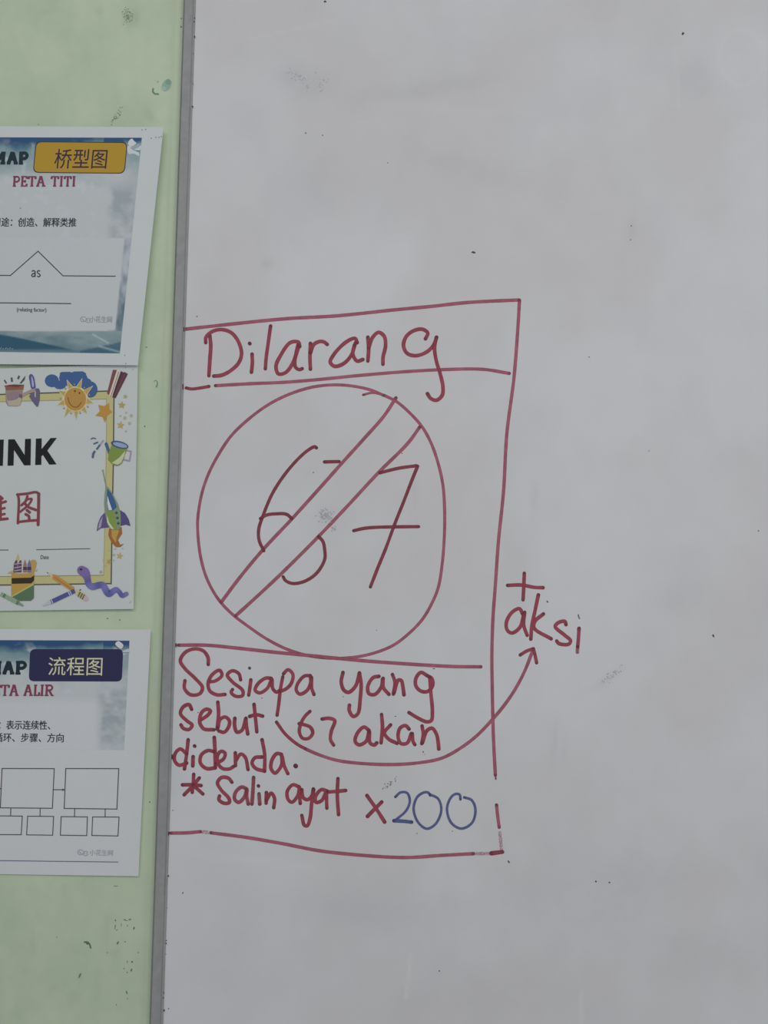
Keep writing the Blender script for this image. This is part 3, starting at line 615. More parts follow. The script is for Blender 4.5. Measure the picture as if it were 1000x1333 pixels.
def sky_art(y_top, x_r, drift):
    """printed watercolour sky: deep blue at the head, teal cloud, fading to near white"""
    BG = A(166, 170, 172); BL = A(46, 74, 108); TE = A(88, 120, 127); TE2 = A(122, 141, 145); WH = A(170, 176, 179)
    def f(px, py):
        v = py - y_top; n = fbm(px / 30 + drift, py / 22 + drift, 4); n2 = fbm(px / 11 + drift, py / 9, 3)
        c = np.zeros(px.shape + (3,)) + BG
        c = rgbmix(c, TE2, np.clip(1.1 - (v + (n - .5) * 46) / 56, 0, 1) * .9)
        c = rgbmix(c, TE, np.clip(1.0 - (v + (n - .5) * 40) / 44, 0, 1) * .9)
        c = rgbmix(c, BL, np.clip(1.75 - (v + (n - .5) * 16 + 9 * np.clip((px - 100) / 40, 0, 1) * (px < 135)) / 8.5, 0, 1))
        c = rgbmix(c, WH, np.clip((n2 - .60) * 3.2, 0, .6) * np.clip(v / 12, 0, 1))
        edge = np.clip((px - (x_r - 45)) / 12, 0, 1) * np.clip((v - 55) / 18, 0, 1)           # teal patch down the right
        c = rgbmix(c, A(132, 143, 147), edge * np.clip(.35 + (n2 - .35) * 1.6, 0, .85))
        return np.clip(c, 0, .95)
    return f

# --- top poster ---
lift1 = lambda x, y: 3.4 + .010 * max(x + 60, -40) + .0035 * (y - 165) * (x + 60) / 240 + .0035 * max(0, x - 186) ** 2 * .25
p1 = Poster('paper_poster', 'topmost poster on the green wall, a worksheet with a yellow title label and zigzag line', 'poster', [(-236, 163), (213, 165.5), (179.5, 475.5), (-262, 472)], lift1, (173, 177, 178))
f1 = sky_art(179, 182, 3.1)
def art1(px, py):
    c = f1(px, py)
    xr = 184.7 - (py - 179) * .102
    strip = np.clip((px - xr + 9) / 1.0, 0, 1) * (py > 311)
    n = fbm(px / 6, py / 14 + 5, 3)
    SC = rgbmix(A(158, 164, 170), A(120, 130, 142), np.clip((n - .35) * 2.4, 0, 1)); d = np.clip((py - 370) / 25, 0, 1)
    SC = rgbmix(SC, A(78, 100, 110), d * np.clip(.4 + n * .8, 0, 1)); c = rgbmix(c, SC, strip)
    inner = np.clip((xr - 9 - px) / 1.0, 0, 1) * np.clip((px + 210 + (py - 179) * .07) / 1.0, 0, 1) * np.clip((py - 309) / 1.5, 0, 1) * (py < 430)
    c = rgbmix(c, A(168, 172, 174), inner)
    band = np.clip((py - 430.5) / 1.2, 0, 1)
    B = rgbmix(A(126, 142, 146), A(96, 118, 124), np.clip((fbm(px / 26, py / 10 + 2) - .3) * 2, 0, 1))
    B = rgbmix(B, A(76, 102, 112), np.clip((py - 446) / 14, 0, 1) * .8)
    hill = 434 + np.clip(px, -60, 200) ** 2 * 0 + 22 * np.clip((px + 5) / 105, 0, 1.2) ** 1.15
    B = rgbmix(B, A(48, 80, 98), np.clip((py - hill) / 1.5, 0, 1) * np.clip((458 + px * .0 - py + 0) / 2, 0, 1) * (px < 100) * np.clip((454 + 0 * px - py) / 4 + .9, 0, 1))
    h2 = 456 - (px - 105) * .22
    B = rgbmix(B, A(56, 88, 106), np.clip((py - h2) / 1.5, 0, 1) * (px > 105) * .85)
    B = rgbmix(B, A(160, 178, 182), np.exp(-((py - (436 + (px - 122) * .55)) / 1.3) ** 2) * (px > 120) * (px < 142) * .6)
    B = rgbmix(B, A(150, 172, 176), np.exp(-((py - (451 + (px - 130) * .28)) / 1.2) ** 2) * (px > 128) * .6)
    return np.clip(rgbmix(c, B, band), 0, .95)
p1.art('printed_background', [(-214, 178), (184.7, 179.3), (156, 460), (-236, 455.4)], art1, 240, 180, 'blue and teal watercolour print')
mb = MB(); p1.poly(mb, rrect(46.5, 184, 166.3, 185, 162.3, 226.2, 42.6, 225, 8), (58, 62, 66), 2); p1.poly(mb, rrect(47.7, 185.2, 165.1, 186.2, 161.2, 225, 43.9, 223.8, 7.2), (200, 160, 58), 3)
ban = p1.put(mb, 'title_label', 'yellow rounded title label with a dark outline')
p1.text('桥型图', [(72.5, 193.8), (140.5, 194), (138, 219.6), (70, 219.4)], (58, 44, 62), 'printed_text', 'dark lettering on the yellow label', 0.12, 4, ban)
slab(p1, [('M', -14, 7.5), ('A', 9.5, 24), ('P', 24.5, 37)], 198.5, 213, (34, 50, 60), 5.0, 'dark blue bold capitals')
slab(p1, [('P', 16.6, 26.4), ('E', 27.2, 36), ('T', 37.2, 46.8), ('A', 47.6, 59.8), ('T', 67, 76.4), ('I', 77.8, 82.6), ('T', 84, 92.8), ('I', 94.2, 98.8)], 229.5, 242.5, (142, 56, 88), 2.7, 'plum-coloured slab capitals')
p1.text('用途：创造、解释类推', [(-8.8, 283), (99.6, 283.5), (99, 295.2), (-9.6, 294.8)], (46, 50, 52), bold=.22)
mb = MB(); p1.line(mb, [(-205, 357), (-126, 357.6), (-88, 326), (-54, 358), (13.5, 358.6), (49.5, 327), (82, 359), (150, 359.6)], (64, 68, 70), 1.25); p1.put(mb, 'bridge_line', 'thin zigzag line')
mb = MB(); p1.line(mb, [(-120, 392.8), (92.6, 395.2)], (64, 68, 70), 1.3); p1.put(mb, 'rule_line')
mb = MB()
p1.line(mb, [(41.3, 353.4), (43.4, 352.2), (45.4, 353.2), (45.6, 356), (45.5, 360.6)], (58, 62, 64), 1.5, 3, curve=True); p1.line(mb, [(45.4, 355.8), (42.4, 356.4), (41.2, 358.4), (42.4, 360.1), (45.2, 359)], (58, 62, 64), 1.4, 3, curve=True)
p1.line(mb, [(52.2, 353), (50, 352.2), (48.6, 353.6), (49.4, 355.6), (51.6, 357), (52.3, 358.8), (50.6, 360.2), (48.3, 359.5)], (58, 62, 64), 1.5, 3, curve=True)
p1.put(mb, 'printed_text')
p1.text('(relating factor)', [(22, 400.2), (60.4, 400.8), (60.2, 407.4), (21.8, 406.8)], (70, 74, 76), bold=.14)
def bubbles(po, x, y, rgb):
    mb = MB()
    for cx, cy, r_ in ((x, y, 4.0), (x + 6.5, y + 1.5, 3.4)):
        pts = [(cx + r_ * math.cos(t), cy + r_ * .8 * math.sin(t)) for t in np.linspace(.5, 5.9, 14)]
        po.line(mb, pts, rgb, .9, 3, curve=True)
    po.line(mb, [(x - 2, y - 1), (x + 1, y + 2)], rgb, 1.2, 3); po.dot(mb, x + 5, y + 1, .8, rgb); po.dot(mb, x + 8, y + 1.4, .8, rgb)
    po.put(mb, 'printed_logo', 'faint grey speech-bubble mark')
bubbles(p1, 108.5, 415.5, (136, 140, 142))
p1.text('小花生网', [(117, 411.4), (146, 411.8), (145.6, 420), (116.6, 419.6)], (132, 136, 138), label='faint grey lettering', bold=.12)
mb = MB()
p1.poly(mb, [(166.5, 187), (169, 182), (172, 180.5), (175, 184), (177.5, 186), (174, 189.5), (170, 190.5)], (182, 188, 192), 2, True)
p1.poly(mb, [(166.5, 190), (170, 190), (174, 194), (179, 192.5), (183.8, 189.5), (183.2, 195), (177, 196.5), (181, 199), (181, 203), (174, 200), (168, 200.5), (166, 197)], (172, 182, 186), 2, True)
p1.line(mb, [(170, 192), (175, 195.5), (182, 196)], (96, 116, 126), .8, 3, curve=True)
p1.put(mb, 'printed_bird', 'white bird shape')
mb = MB()
for i, x in enumerate((1, 4, 7.5, 10, 13, 16)): p1.line(mb, [(x - .8, 454.6), (x + 1.0, 452.4 + (i % 2) * 1.2)], (122, 152, 160), .9, 3)
p1.put(mb, 'printed_text', 'tiny pale lettering')
mb = MB()
for x, y in ((196.8, 180), (203, 178.6), (207, 178.8), (210, 177.8), (185, 169), (189.5, 168.4), (26.6, 271), (162.5, 462.5), (163.8, 473.2)): p1.dot(mb, x, y, .8, (118, 122, 122), 2)
p1.put(mb, 'pin_holes', 'small dark pin holes')['kind'] = 'stuff'

# --- middle poster ---
lift2 = lambda x, y: 1.6 + .0072 * (x + 60)
p2 = Poster('paper_poster', 'middle poster on the green wall, framed with sun, rocket and crayon pictures', 'poster', [(-270, 489.5), (179.6, 473.6), (174, 792.8), (-268, 799)], lift2, (171, 175, 174))
BK = (74, 76, 68); YB_ = (188, 182, 122)
mb = MB()
p2.poly(mb, [(-234, 521), (148.5, 509.2), (147.8, 519), (-234, 529)], YB_, 2); p2.poly(mb, [(-234, 521), (-224, 521), (-226, 765), (-236, 765)], YB_, 2); p2.poly(mb, [(139, 510), (148.2, 509.2), (145, 759.5), (135, 750)], YB_, 2)
p2.poly(mb, [(-236, 753.6), (135.2, 748.6), (145, 759.5), (-236, 765)], YB_, 2)
p2.put(mb, 'frame_band', 'pale yellow band of the printed frame')
mb = MB()
p2.line(mb, [(-234, 520.8), (148.5, 508.8)], BK, 1.6, 3); p2.line(mb, [(-234, 520.8), (-236.4, 765)], BK, 1.5, 3); p2.line(mb, [(148.4, 508.8), (147.6, 600), (145.9, 680), (144.7, 760)], BK, 1.5, 3); p2.line(mb, [(-236.4, 764.8), (144.9, 759.6)], BK, 1.5, 3)
p2.line(mb, [(-224, 528.8), (138.8, 519.2), (138.4, 600), (134.9, 749)], (150, 150, 104), .7, 3); p2.line(mb, [(-226, 753.6), (134.9, 748.8)], (132, 130, 86), .9, 3)
p2.put(mb, 'frame_outline', 'dark outline of the printed frame')
mb = MB(); INKC = (32,34,35)
p2.poly(mb, [(-4, 572.4), (4.9, 572.1), (3.7, 606.3), (-5, 606.4)], INKC, 3)
p2.poly(mb, [(10.7, 572), (19, 571.8), (32, 592.3), (32.6, 571.4), (40.3, 571.1), (39.8, 605.6), (31.4, 605.8), (18.2, 585.6), (17.6, 606), (9.8, 606.2)], INKC, 3)
p2.poly(mb, [(46.7, 571), (54.3, 570.6), (54.1, 584.6), (65.8, 570.2), (74, 570), (61.6, 586.5), (73.6, 604.4), (64.2, 604.8), (55.8, 592.2), (53.9, 594), (53.8, 605), (45.8, 605.3)], INKC, 3)
p2.put(mb, 'printed_text', 'heavy black capitals')
RK = (150, 62, 74); mb = MB()
for pts, w in (([(23, 643.6), (24.4, 650), (23.2, 681)], 2.6), ([(22.4, 643.8), (35, 642.6), (47.4, 640.8), (51, 643.4)], 2.6), ([(50.4, 642.6), (50.2, 660), (49.6, 683)], 3.1), ([(24, 679.4), (36, 678), (48, 677.2)], 2.6),
               ([(35.6, 646), (33.6, 652), (28, 657.6)], 2.6), ([(33.6, 650.6), (41.2, 649.4), (38, 656), (26.2, 666.4)], 2.2), ([(31.6, 654.6), (37, 660), (46.8, 663.8)], 2.8), ([(35, 664), (38.6, 667)], 2.8), ([(33.4, 669.4), (37.4, 671.8), (38, 675.4)], 2.8),
               ([(.2, 646.4), (3, 649)], 2.8), ([(-1, 655.5), (7.4, 652.8)], 2.6), ([(-1, 663), (6, 661.4)], 2.4), ([(-1, 670.6), (6, 669)], 2.4), ([(-3, 676.6), (9.6, 675.2)], 2.8), ([(1, 650), (.8, 676)], 2.2), ([(-3, 642), (-8, 656)], 2.6), ([(-5.4, 652), (-5.6, 680)], 2.6)):
    p2.line(mb, pts, RK, w * 1.28, 3, True, True)
p2.put(mb, 'printed_text', 'brush-style red lettering')
mb = MB(); p2.line(mb, [(-110, 715.4), (11, 716)], (72, 76, 76), 1.0); p2.put(mb, 'rule_line')
mb = MB(); p2.line(mb, [(47, 715.6), (117.5, 714.2)], (72, 76, 76), 1.0); p2.put(mb, 'rule_line')
p2.text('Date', [(53, 722.6), (63.6, 722.6), (63.4, 727.8), (52.8, 727.8)], (76, 80, 82), bold=.12)
# flower pot and trowel
mb = MB()
p2.poly(mb, [(7, 505), (30, 505), (28.8, 520), (26.8, 527), (22, 529), (10.5, 528.4), (7.6, 524)], (152, 124, 112), 4)
p2.poly(mb, [(8, 517), (22, 513), (28, 520), (26.6, 527), (22, 528.4), (11, 528)], (158, 150, 134), 5); p2.poly(mb, [(10, 513), (24, 510.5), (24, 518), (10, 521)], (128, 112, 118), 6, True)
p2.poly(mb, [(6, 502.3), (12, 500.8), (31.2, 501), (30.4, 507), (8, 508)], (156, 92, 72), 5); p2.poly(mb, [(8, 502.4), (18, 500.9), (30, 501.6), (22, 504)], (136, 62, 50), 6); p2.line(mb, [(6, 502.3), (18, 500.8), (31, 501.2)], (92, 72, 66), .7, 7)
for a, b, w in (((5.6, 494.6), (8.4, 499), 1.9), ((15, 491.4), (15.6, 497), 2.4), ((25, 489), (23.4, 493.4), 2.4)): p2.line(mb, [a, b], (70, 82, 78), w, 4)
p2.poly(mb, [(33, 489), (32.4, 494), (28, 499), (25.6, 499), (29, 494)], (70, 82, 78), 4)
p2.put(mb, 'printed_flower_pot', 'brown flower pot picture')
mb = MB()
p2.poly(mb, [(37.8, 489), (40.4, 486.8), (43.6, 489.6), (45.6, 498), (46, 505.4), (41.4, 506.4), (39, 498)], (84, 84, 142), 4, True); p2.poly(mb, [(41, 489.6), (43, 494), (44, 503), (42.6, 504), (41, 496)], (158, 156, 190), 5, True)
p2.poly(mb, [(46.6, 505.6), (50.6, 505.6), (52, 509), (52, 520), (49.6, 529), (47.6, 529.6), (42, 522.6), (37.6, 515.8)], (92, 88, 110), 4); p2.poly(mb, [(45, 511), (46.6, 508), (46.6, 518), (45, 516)], (158, 152, 156), 5)
p2.poly(mb, [(26.6, 513.4), (41, 506.6), (45.6, 505.6), (46, 509.6), (38, 512.4), (28, 517.6)], (160, 136, 122), 6); p2.dot(mb, 27, 515.4, 2.4, (96, 84, 100), 7)
p2.put(mb, 'printed_trowel', 'purple and grey garden trowel picture')
# cloud and sun
mb = MB(); CB = (66, 98, 152)
for x, y, a, b in ((67.5, 495.6, 9.2, 8.3), (78, 501, 8, 5.6), (86, 491.6, 9, 7.6), (103, 493, 11, 9), (94, 494, 14, 9.5), (118, 507, 9, 10.6), (112, 500, 8, 8)): p2.dot(mb, x, y, a, CB, 4, b)
p2.poly(mb, [(78, 485.5), (80, 484.2), (91, 484), (93.6, 485), (96, 483.6), (108, 483.4), (112, 486), (112, 500), (78, 500)], CB, 4)
p2.put(mb, 'printed_cloud', 'blue cloud behind the sun')
mb = MB(); tips = [(87.5, 495.5), (106.6, 493.6), (120, 503), (121, 524), (113.5, 538.4), (99.4, 546), (84, 542.4), (75.2, 526.6), (76.4, 508.4)]; cx, cy = 98, 519.6
def sunray(grow, rgb, k):
    pts = []
    for i, (x, y) in enumerate(tips):
        a = math.atan2(y - cy, x - cx); r_ = math.hypot(x - cx, y - cy) + grow
        x2, y2 = tips[(i + 1) % 9]; a2 = math.atan2(y2 - cy, x2 - cx); 
        if a2 < a: a2 += 2 * math.pi
        pts.append((cx + r_ * math.cos(a), cy + r_ * math.sin(a))); am = (a + a2) / 2; rm = 15.4 + grow * .8
        for da in (-.14, .14): pts.append((cx + rm * math.cos(am + da), cy + rm * math.sin(am + da)))
    p2.poly(mb, pts, rgb, k)
    return pts
sunray(1.8, (222, 214, 170), 5); sunray(0, (194, 166, 92), 6); p2.dot(mb, cx, cy, 15.4, (222, 202, 130), 7, 16.2); p2.dot(mb, cx, cy, 14.2, (200, 152, 78), 8, 15)
for i in range(9):
    a = math.atan2(tips[i][1] - cy, tips[i][0] - cx) + .35; p2.dot(mb, cx + 19 * math.cos(a), cy + 19 * math.sin(a), 1.1, (176, 148, 84), 8)
p2.dot(mb, 97.6, 509, 1.1, (92, 62, 40), 9, 1.5); p2.dot(mb, 103.5, 511.6, 1.0, (92, 62, 40), 9, 1.3); p2.line(mb, [(88.4, 517), (90.4, 524.4), (95.4, 529.4), (101, 529.4), (106, 523.8)], (150, 92, 48), 1.1, 9, curve=True)
p2.put(mb, 'printed_sun', 'smiling orange sun picture')
mb = MB()
p2.poly(mb, [(147, 481.4), (152, 481.6), (141.8, 514.4), (139.3, 512)], (136, 72, 72), 4); p2.poly(mb, [(152.2, 481.8), (156.6, 482.2), (146, 517), (141.8, 515)], (204, 184, 166), 4); p2.line(mb, [(154.6, 484), (144.4, 516)], (128, 96, 88), .8, 5)
p2.poly(mb, [(157.6, 483), (161, 485), (162, 484), (166.4, 486.8), (150.6, 518.2), (146, 517.2)], (96, 52, 68), 4); p2.line(mb, [(163, 486), (150, 514)], (126, 62, 80), 1.6, 5); p2.line(mb, [(158, 484), (147.5, 514)], (66, 44, 60), 1.5, 5)
p2.put(mb, 'printed_pencils', 'maroon and cream sticks in the corner of the frame')
def star_part(x, y, r_, rgb, rot=0, name='printed_star'):
    mb = MB(); p2.star(mb, x, y, r_, rgb, 5, rot); p2.put(mb, name)
mb = MB(); p2.poly(mb, [(128, 527), (135.5, 528.6), (142, 524.6), (142.6, 533), (146, 536.4), (139.6, 541), (136.6, 550), (133.4, 542.4), (124, 541), (130, 535.4)], (206, 154, 76), 5); p2.put(mb, 'printed_star', 'large orange star on the frame')
for a in ((158.5, 527.3, 5.2, (184, 160, 92), .1), (157, 553.4, 5.4, (190, 166, 98), .15), (163.2, 516.2, 3.2, (158, 158, 112), .2), (155.8, 723.6, 4.8, (190, 166, 110), .2), (142, 731, 4, (182, 158, 92), .4), (131.4, 744.6, 2.6, (164, 156, 110), .3)): star_part(*a)
mb = MB()
for x, y, r_ in ((162.5, 544, 2.1), (171, 541, 2.0), (168.6, 551, 2.0), (164.2, 537, 1.2), (156.6, 541.4, 1.3), (164, 561.4, 1.4), (150, 714.6, 1.2), (148.4, 722.4, 1.6), (159.6, 714, .9), (148, 729.4, 1.0), (135, 729, 1.1), (142, 716.6, .9), (137.6, 737, 1.0)): p2.dot(mb, x, y, r_, (160, 160, 132), 4)
p2.put(mb, 'star_dots')['kind'] = 'stuff'
# watering can
mb = MB()
p2.poly(mb, [(136, 578), (137.6, 575.4), (140, 576.6), (144, 589), (141.4, 592)], (72, 98, 142), 4); p2.poly(mb, [(146, 577), (166, 583.6), (161.6, 594), (158, 603), (153, 605.8), (146.4, 604.4), (140.6, 598.6), (141.6, 590)], (128, 150, 70), 5)
p2.poly(mb, [(145.6, 602.6), (155, 596), (163.4, 586.4), (161.4, 594.6), (157.6, 602.6), (153, 605)], (184, 194, 142), 6); p2.line(mb, [(146.4, 604.4), (153, 605.8), (158, 603), (161.8, 594)], (112, 130, 92), .8, 7, curve=True)
p2.dot(mb, 155.8, 579, 11.8, (60, 88, 140), 7, 4.6, .25); p2.dot(mb, 156.4, 579.2, 9.6, (136, 156, 188), 8, 2.9, .25)
p2.line(mb, [(165, 586.4), (170.6, 587.6), (168.6, 600), (161.6, 598.4)], (140, 130, 146), 1.9, 4)
p2.put(mb, 'printed_watering_can', 'green watering can picture')
mb = MB()
for pts, w in (([(118.6, 571.4), (121, 570.2), (124.4, 571)], 1.5), ([(122.4, 577.6), (127, 575.8)], 2.0), ([(126.2, 584.4), (130.2, 579)], 2.4), ([(120.8, 595), (121.4, 591), (123, 588)], 3.0)): p2.line(mb, pts, (78, 96, 122), w, 4, True, True)
p2.line(mb, [(130.2, 579), (134.8, 573)], (136, 138, 150), 2, 4); p2.put(mb, 'printed_water_drops', 'dark blue water drops')
# rocket
mb = MB()
p2.poly(mb, [(136.4, 667), (131, 673), (127.6, 681), (125.8, 691.6), (131.6, 687.6), (142, 686.6)], (92, 78, 128), 4); p2.poly(mb, [(134, 672), (129.6, 679), (127.4, 689), (131.4, 686)], (148, 138, 166), 5)
p2.poly(mb, [(156.4, 664), (162.8, 668), (167.6, 676), (169.9, 684.8), (163.6, 683), (157, 684.6)], (84, 74, 124), 4)
p2.poly(mb, [(142, 688), (140.9, 697), (145, 706), (151, 712.2), (157, 712), (161.4, 708), (156.4, 709), (153.6, 703), (159, 694.6), (158.4, 686)], (176, 110, 62), 4); p2.poly(mb, [(145, 690), (145.6, 699), (151, 707), (151.6, 700), (155.4, 690)], (204, 164, 82), 5)
p2.line(mb, [(134.2, 613), (136, 623), (138.4, 634)], (122, 142, 108), 1.4, 5); p2.dot(mb, 134, 612.6, 1.5, (126, 142, 118), 5)
p2.poly(mb, [(138.2, 632), (142.4, 636), (148, 645), (153.6, 656), (157, 668), (157.4, 680), (156, 688), (151, 690.6), (146, 690), (140.6, 684), (136.6, 669), (135.6, 655), (136.4, 642)], (118, 142, 112), 6)
p2.poly(mb, [(138.6, 664), (148, 664.6), (150, 676), (152.6, 689), (147.6, 690), (141.6, 684)], (130, 156, 74), 7); p2.poly(mb, [(139.4, 670), (142, 680), (148.4, 689), (144.4, 688), (139.4, 680)], (196, 206, 156), 8)
p2.poly(mb, [(139.6, 636), (145, 642), (149.6, 652), (152, 660), (148, 664), (141, 665), (138.8, 652)], (62, 98, 156), 7); p2.poly(mb, [(139.8, 645), (142.6, 654), (146, 663.6), (141.6, 664.4), (139.6, 655)], (200, 210, 220), 8)
for x, y in ((151.6, 667.6), (152.9, 674.2), (154, 681.2)): p2.dot(mb, x, y, 1.8, (64, 92, 62), 9)
p2.put(mb, 'printed_rocket', 'green rocket with purple fins picture')
# crayon box and crayons
mb = MB()
p2.poly(mb, [(40, 730), (43, 728.4), (46.4, 729.4), (48, 733), (46.8, 739), (44, 745), (38, 746)], (194, 160, 92), 4); p2.poly(mb, [(9.4, 746), (16.6, 742.6), (17, 746.4), (12, 746.6)], (190, 166, 104), 5); p2.poly(mb, [(45, 743), (49.4, 740.6), (47, 744.6)], (190, 166, 104), 5)
p2.poly(mb, [(15, 745), (24, 746.6), (36, 746.4), (44.6, 743.8), (44.2, 778), (14.6, 776)], (202, 164, 78), 5)
p2.poly(mb, [(15, 752.6), (40, 752), (44.6, 748.8), (44.4, 755.6), (40.6, 759.4), (15.2, 760)], (52, 46, 40), 6); p2.poly(mb, [(15, 776.6), (44.2, 760.8), (44, 778.6), (40.4, 782), (25, 782.2)], (82, 112, 82), 6); p2.poly(mb, [(15, 775.6), (44.2, 758.6), (44.2, 761.4), (15, 777.8)], (186, 184, 96), 7)
p2.poly(mb, [(23.4, 720.6), (25.2, 729), (20.4, 729)], (198, 184, 106), 4)
for xa, xb, tipx in ((17.4, 22.6, 21.4), (22.9, 28, 26.8)):
    p2.poly(mb, [(xa, 745), (xa + .6, 734), (tipx - 1, 729.4), (tipx + 1, 729.4), (xb, 735), (xb, 745)], (98, 62, 96), 6)
for xa, xb, tipx, c_ in ((30, 34.8, 32.4, (176, 116, 92)), (35.4, 40.6, 38.2, (112, 104, 152))):
    p2.poly(mb, [(xa, 745), (xa + .4, 735), (tipx, 728), (xb - .2, 735), (xb, 745)], c_, 6); p2.poly(mb, [(xa, 742), (xa, 738), (xb, 738), (xb, 742)], (76, 54, 92), 7)
for y in (733, 737.6, 741.6): p2.line(mb, [(18.4, y + 1.6), (27.6, y)], (188, 160, 166), .9, 7)
p2.put(mb, 'printed_crayon_box', 'yellow and green box of crayons picture')
def crayon(a, b, w, body, tip, band, label, tip_at_b=True):
    mb = MB(); a = np.array(a, float); b = np.array(b, float); d = (b - a) / np.linalg.norm(b - a); n = np.array([-d[1], d[0]]); L_ = np.linalg.norm(b - a)
    if not tip_at_b: a, b, d = b, a, -d
    p2.poly(mb, [a + n * w / 2, a - n * w / 2, a + d * L_ * .76 - n * w / 2, a + d * L_ * .76 + n * w / 2], body, 8)
    p2.poly(mb, [a + d * L_ * .76 + n * w * .42, a + d * L_ * .76 - n * w * .42, b - n * w * .16, b + n * w * .16], tip, 8)
    for q in (.12, .17, .70, .75): p2.poly(mb, [a + d * L_ * q + n * w / 2, a + d * L_ * q - n * w / 2, a + d * L_ * (q + .025) - n * w / 2, a + d * L_ * (q + .025) + n * w / 2], band, 9)
    p2.put(mb, 'printed_crayon', label)
crayon((.8, 773), (30.5, 788.6), 5.2, (128, 156, 124), (112, 138, 112), (52, 70, 58), 'green crayon picture')
mb = MB(); p2.poly(mb, [(60.8, 744.8), (62, 744.6), (69, 747.6), (68, 752.6)], (196, 178, 150), 5); p2.poly(mb, [(60.6, 744.6), (63, 745.6), (62.4, 747)], (78, 80, 84), 6); p2.poly(mb, [(68, 747.6), (73, 748.2), (97.4, 765), (93.6, 770), (68.6, 754)], (206, 154, 84), 5)
p2.line(mb, [(70.6, 751), (94, 767.6)], (186, 128, 66), 1.2, 6); p2.poly(mb, [(95.6, 771.4), (99, 766.6), (103, 769.4), (100.6, 776)], (196, 180, 138), 5); p2.line(mb, [(103.4, 768.4), (105.4, 767.4)], (70, 66, 50), 1.4, 6)
p2.poly(mb, [(100.6, 776), (103.6, 769.6), (112, 775), (109, 781)], (168, 160, 106), 5)
for q in (0, 2.8, 5.4): p2.line(mb, [(101.6 + q, 776.6 + q * .66), (104.6 + q, 770.6 + q * .66)], (66, 62, 46), 1.0, 6)
p2.poly(mb, [(108.6, 780.6), (110.6, 775), (114, 777.4), (114.6, 781), (111.6, 782.8)], (182, 156, 158), 7, True); p2.put(mb, 'printed_pencil', 'orange pencil picture')
crayon((97.4, 769), (55.8, 788.6), 5.6, (78, 84, 146), (160, 162, 168), (170, 172, 184), 'blue crayon picture')
mb = MB(); wp = spline([(106.4, 742.4), (110, 745), (113.4, 752), (116, 761), (120.6, 764), (127, 762), (133.6, 761.6), (137.4, 767.4), (141.6, 773), (146.6, 770), (151, 767.4), (155.4, 770.6), (159, 775.4), (164.6, 773)], 1.0)
n_ = len(wp); u_ = np.linspace(0, 1, n_); wv = np.interp(u_, [0, .06, .16, .3, .6, .85, 1], [12, 13, 8.6, 8, 9, 6, 5.6]); c1, c2 = A(112, 92, 140), A(84, 96, 148)
ribbon(mb, wp, wv, lambda s, t, u: tuple(c1 * (1 - min(1, s / 18)) + (c2 * .7 + c1 * .3 * (1 + .6 * math.sin(s / 3.2))) * min(1, s / 18)), p2.L(8), True, 5)
p2.dot(mb, 105.4, 741.2, 1.9, (52, 48, 84), 10, 1.4); p2.poly(mb, [(163, 771), (165.8, 770.2), (165.4, 774), (162.6, 776.6)], (112, 104, 118), 9)
p2.put(mb, 'printed_worm', 'purple and blue worm picture')
mb = MB()
for x, y in ((163.6, 478.6), (173, 481)): p2.dot(mb, x, y, .7, (140, 142, 140), 2)
p2.line(mb, [(168, 785), (169.8, 784), (170.8, 782.4)], (140, 142, 142), .7, 2, curve=True); p2.put(mb, 'pin_holes', 'small dark pin holes')['kind'] = 'stuff'

# --- bottom poster ---
lift3 = lambda x, y: .9 + .005 * max(x + 60, 0) + .0014 * max(0, y - 960) + .02 * max(0, x - 165) ** 2 * .05
p3 = Poster('paper_poster', 'lowest poster on the green wall, a flow chart sheet with a dark purple title label', 'poster', [(-250, 817.5), (196.3, 819.6), (180.2, 1140.6), (-262, 1134)], lift3, (177, 179, 181))
f3 = sky_art(834, 168, 8.3)
def art3(px, py):
    c = f3(px, py); low = np.clip((py - 960 + 10 * (fbm(px / 12, py / 12) - .5)) / 16, 0, 1)
    c = rgbmix(c, A(164, 176, 178), np.clip((px - 124) / 4, 0, 1) * low * .5)
    return rgbmix(c, A(176, 178, 181), np.clip((134 - px) / 12, 0, 1) * np.clip((py - 905) / 12, 0, 1))
p3.art('printed_background', [(-226, 832.3), (168.6, 834), (161.5, 976.5), (-232, 972.4)], art3, 240, 100, 'blue and teal watercolour print')
mb = MB(); p3.poly(mb, rrect(39.2, 845, 160.4, 845, 158.6, 887.2, 37.4, 886.8, 7), (47, 45, 84), 3)
ban = p3.put(mb, 'title_label', 'dark purple rounded title label')
p3.text('流程图', [(63.4, 855.4), (133.8, 855.4), (132.8, 879.4), (62.4, 879)], (206, 206, 156), 'printed_text', 'cream lettering on the purple label', 0.0, 4, ban)
slab(p3, [('M', -20, 2), ('A', 4, 19.5), ('P', 20, 35)], 861.5, 877, (30, 48, 62), 5.0, 'dark blue bold capitals')
slab(p3, [('E', -8, 0), ('T', 1.5, 12), ('A', 12.5, 25), ('A', 31, 43.5), ('L', 44, 52), ('I', 52.5, 57.8), ('R', 58, 70.5)], 891.6, 905.6, (146, 56, 84), 2.8, 'plum-coloured slab capitals')
p3.text('：表示连续性、', [(-.8, 937.6), (65.6, 938.2), (65.2, 949.8), (-1.4, 949.4)], (50, 53, 58), bold=.22)
p3.text('循环、步骤、方向', [(-6.8, 954), (83, 954.6), (82.6, 966.4), (-7.4, 965.8)], (50, 53, 58), bold=.22)
LC = (64, 66, 72)
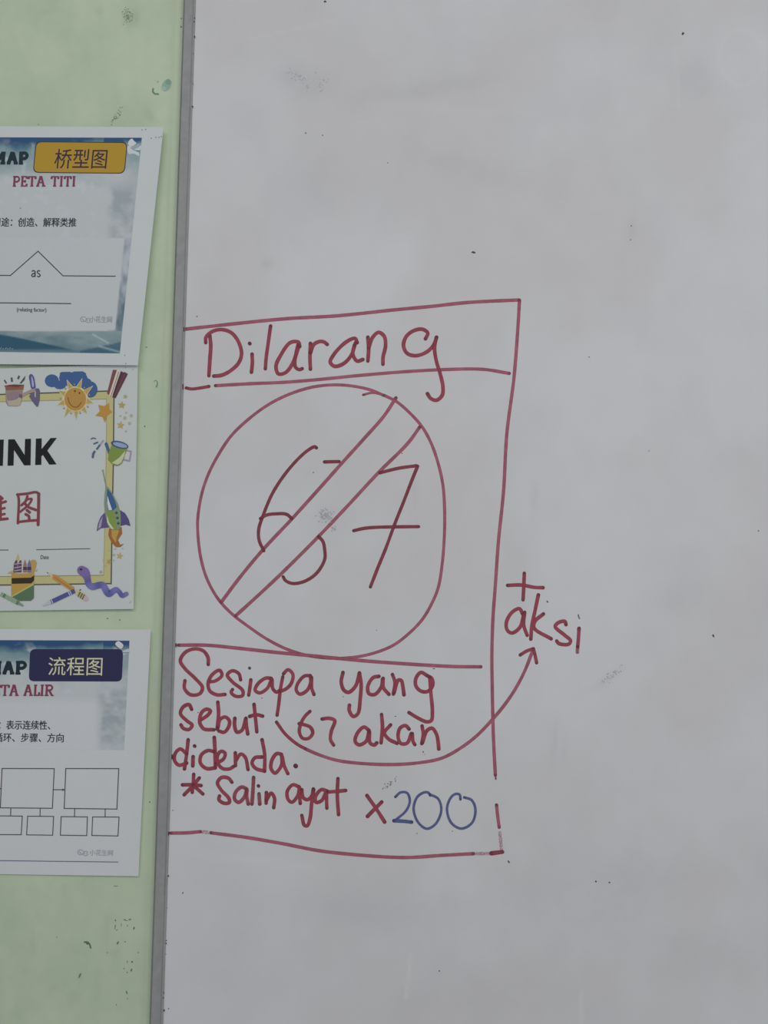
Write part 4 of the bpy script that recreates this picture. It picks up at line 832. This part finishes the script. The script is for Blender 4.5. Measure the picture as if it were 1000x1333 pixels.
for pts in ([(-80, 1000.2), (-12.6, 1000.3), (-14.6, 1051.4), (-82.4, 1051)], [(2.6, 1000.4), (70.6, 1000.6), (68.2, 1052.2), (.4, 1051.6)], [(85.6, 1000.5), (154.6, 1000.6), (152.2, 1053.2), (83.6, 1052.4)]):
    mb = MB(); p3.line(mb, pts + [pts[0]], LC, 1.15); p3.put(mb, 'flow_chart_box', 'large empty flow chart box')
for pts in ([(-87, 1061.6), (-54, 1061.7), (-55.2, 1085.9), (-88.4, 1085.7)], [(-47, 1061.7), (-13, 1061.9), (-14.4, 1086.2), (-48.4, 1086)], [(-5, 1062), (29, 1062.4), (27.6, 1086.6), (-6, 1086.4)], [(36, 1062.5), (69.8, 1062.8), (68.6, 1087.2), (34.6, 1086.8)], [(79.6, 1063), (113.8, 1063.4), (112.9, 1087.8), (78.6, 1087.2)], [(120.6, 1063.4), (155, 1063.6), (153.6, 1088.2), (119.6, 1087.6)]):
    mb = MB(); p3.line(mb, pts + [pts[0]], LC, 1.1); p3.put(mb, 'flow_chart_box', 'small empty flow chart box')
for a, b in (((-68, 1051), (-68.2, 1061.6)), ((-30.4, 1051.3), (-30.6, 1061.8)), ((14, 1052), (13.8, 1062.4)), ((52.3, 1052), (52.1, 1062.6)), ((97.2, 1053), (96.9, 1063.2)), ((137, 1053), (136.8, 1063.6))):
    mb = MB(); p3.line(mb, [a, b], LC, 1.1); p3.put(mb, 'connector_line')
mb = MB(); p3.line(mb, [(69.6, 1028), (84, 1028)], LC, 1.1); p3.poly(mb, [(81, 1026.4), (84.4, 1028), (81, 1029.8)], LC, 3); p3.put(mb, 'connector_arrow')
mb = MB(); p3.line(mb, [(-12, 1026.6), (1.2, 1026.6)], LC, 1.1); p3.poly(mb, [(-1.6, 1025), (1.4, 1026.6), (-1.6, 1028.2)], LC, 3); p3.put(mb, 'connector_arrow')
mb = MB(); p3.line(mb, [(-222, 1117.6), (154, 1122.2)], (88, 92, 112), 1.0); p3.put(mb, 'rule_line')
bubbles(p3, 105, 1109.5, (136, 138, 142))
p3.text('小花生网', [(117, 1106), (147.2, 1106.4), (146.8, 1114), (116.6, 1113.6)], (142, 144, 148), label='faint grey lettering', bold=.12)
mb = MB(); p3.poly(mb, [(150, 838), (154, 834.6), (157, 836), (160.6, 840), (158, 844.4), (153, 842)], (186, 192, 198), 2, True); p3.poly(mb, [(159, 848), (163, 846), (168, 844.6), (168, 850), (163, 852), (160, 853)], (160, 172, 178), 2, True); p3.line(mb, [(159, 849.6), (164, 850), (168, 849.6)], (80, 98, 112), .8, 3); p3.put(mb, 'printed_bird', 'white bird shape')
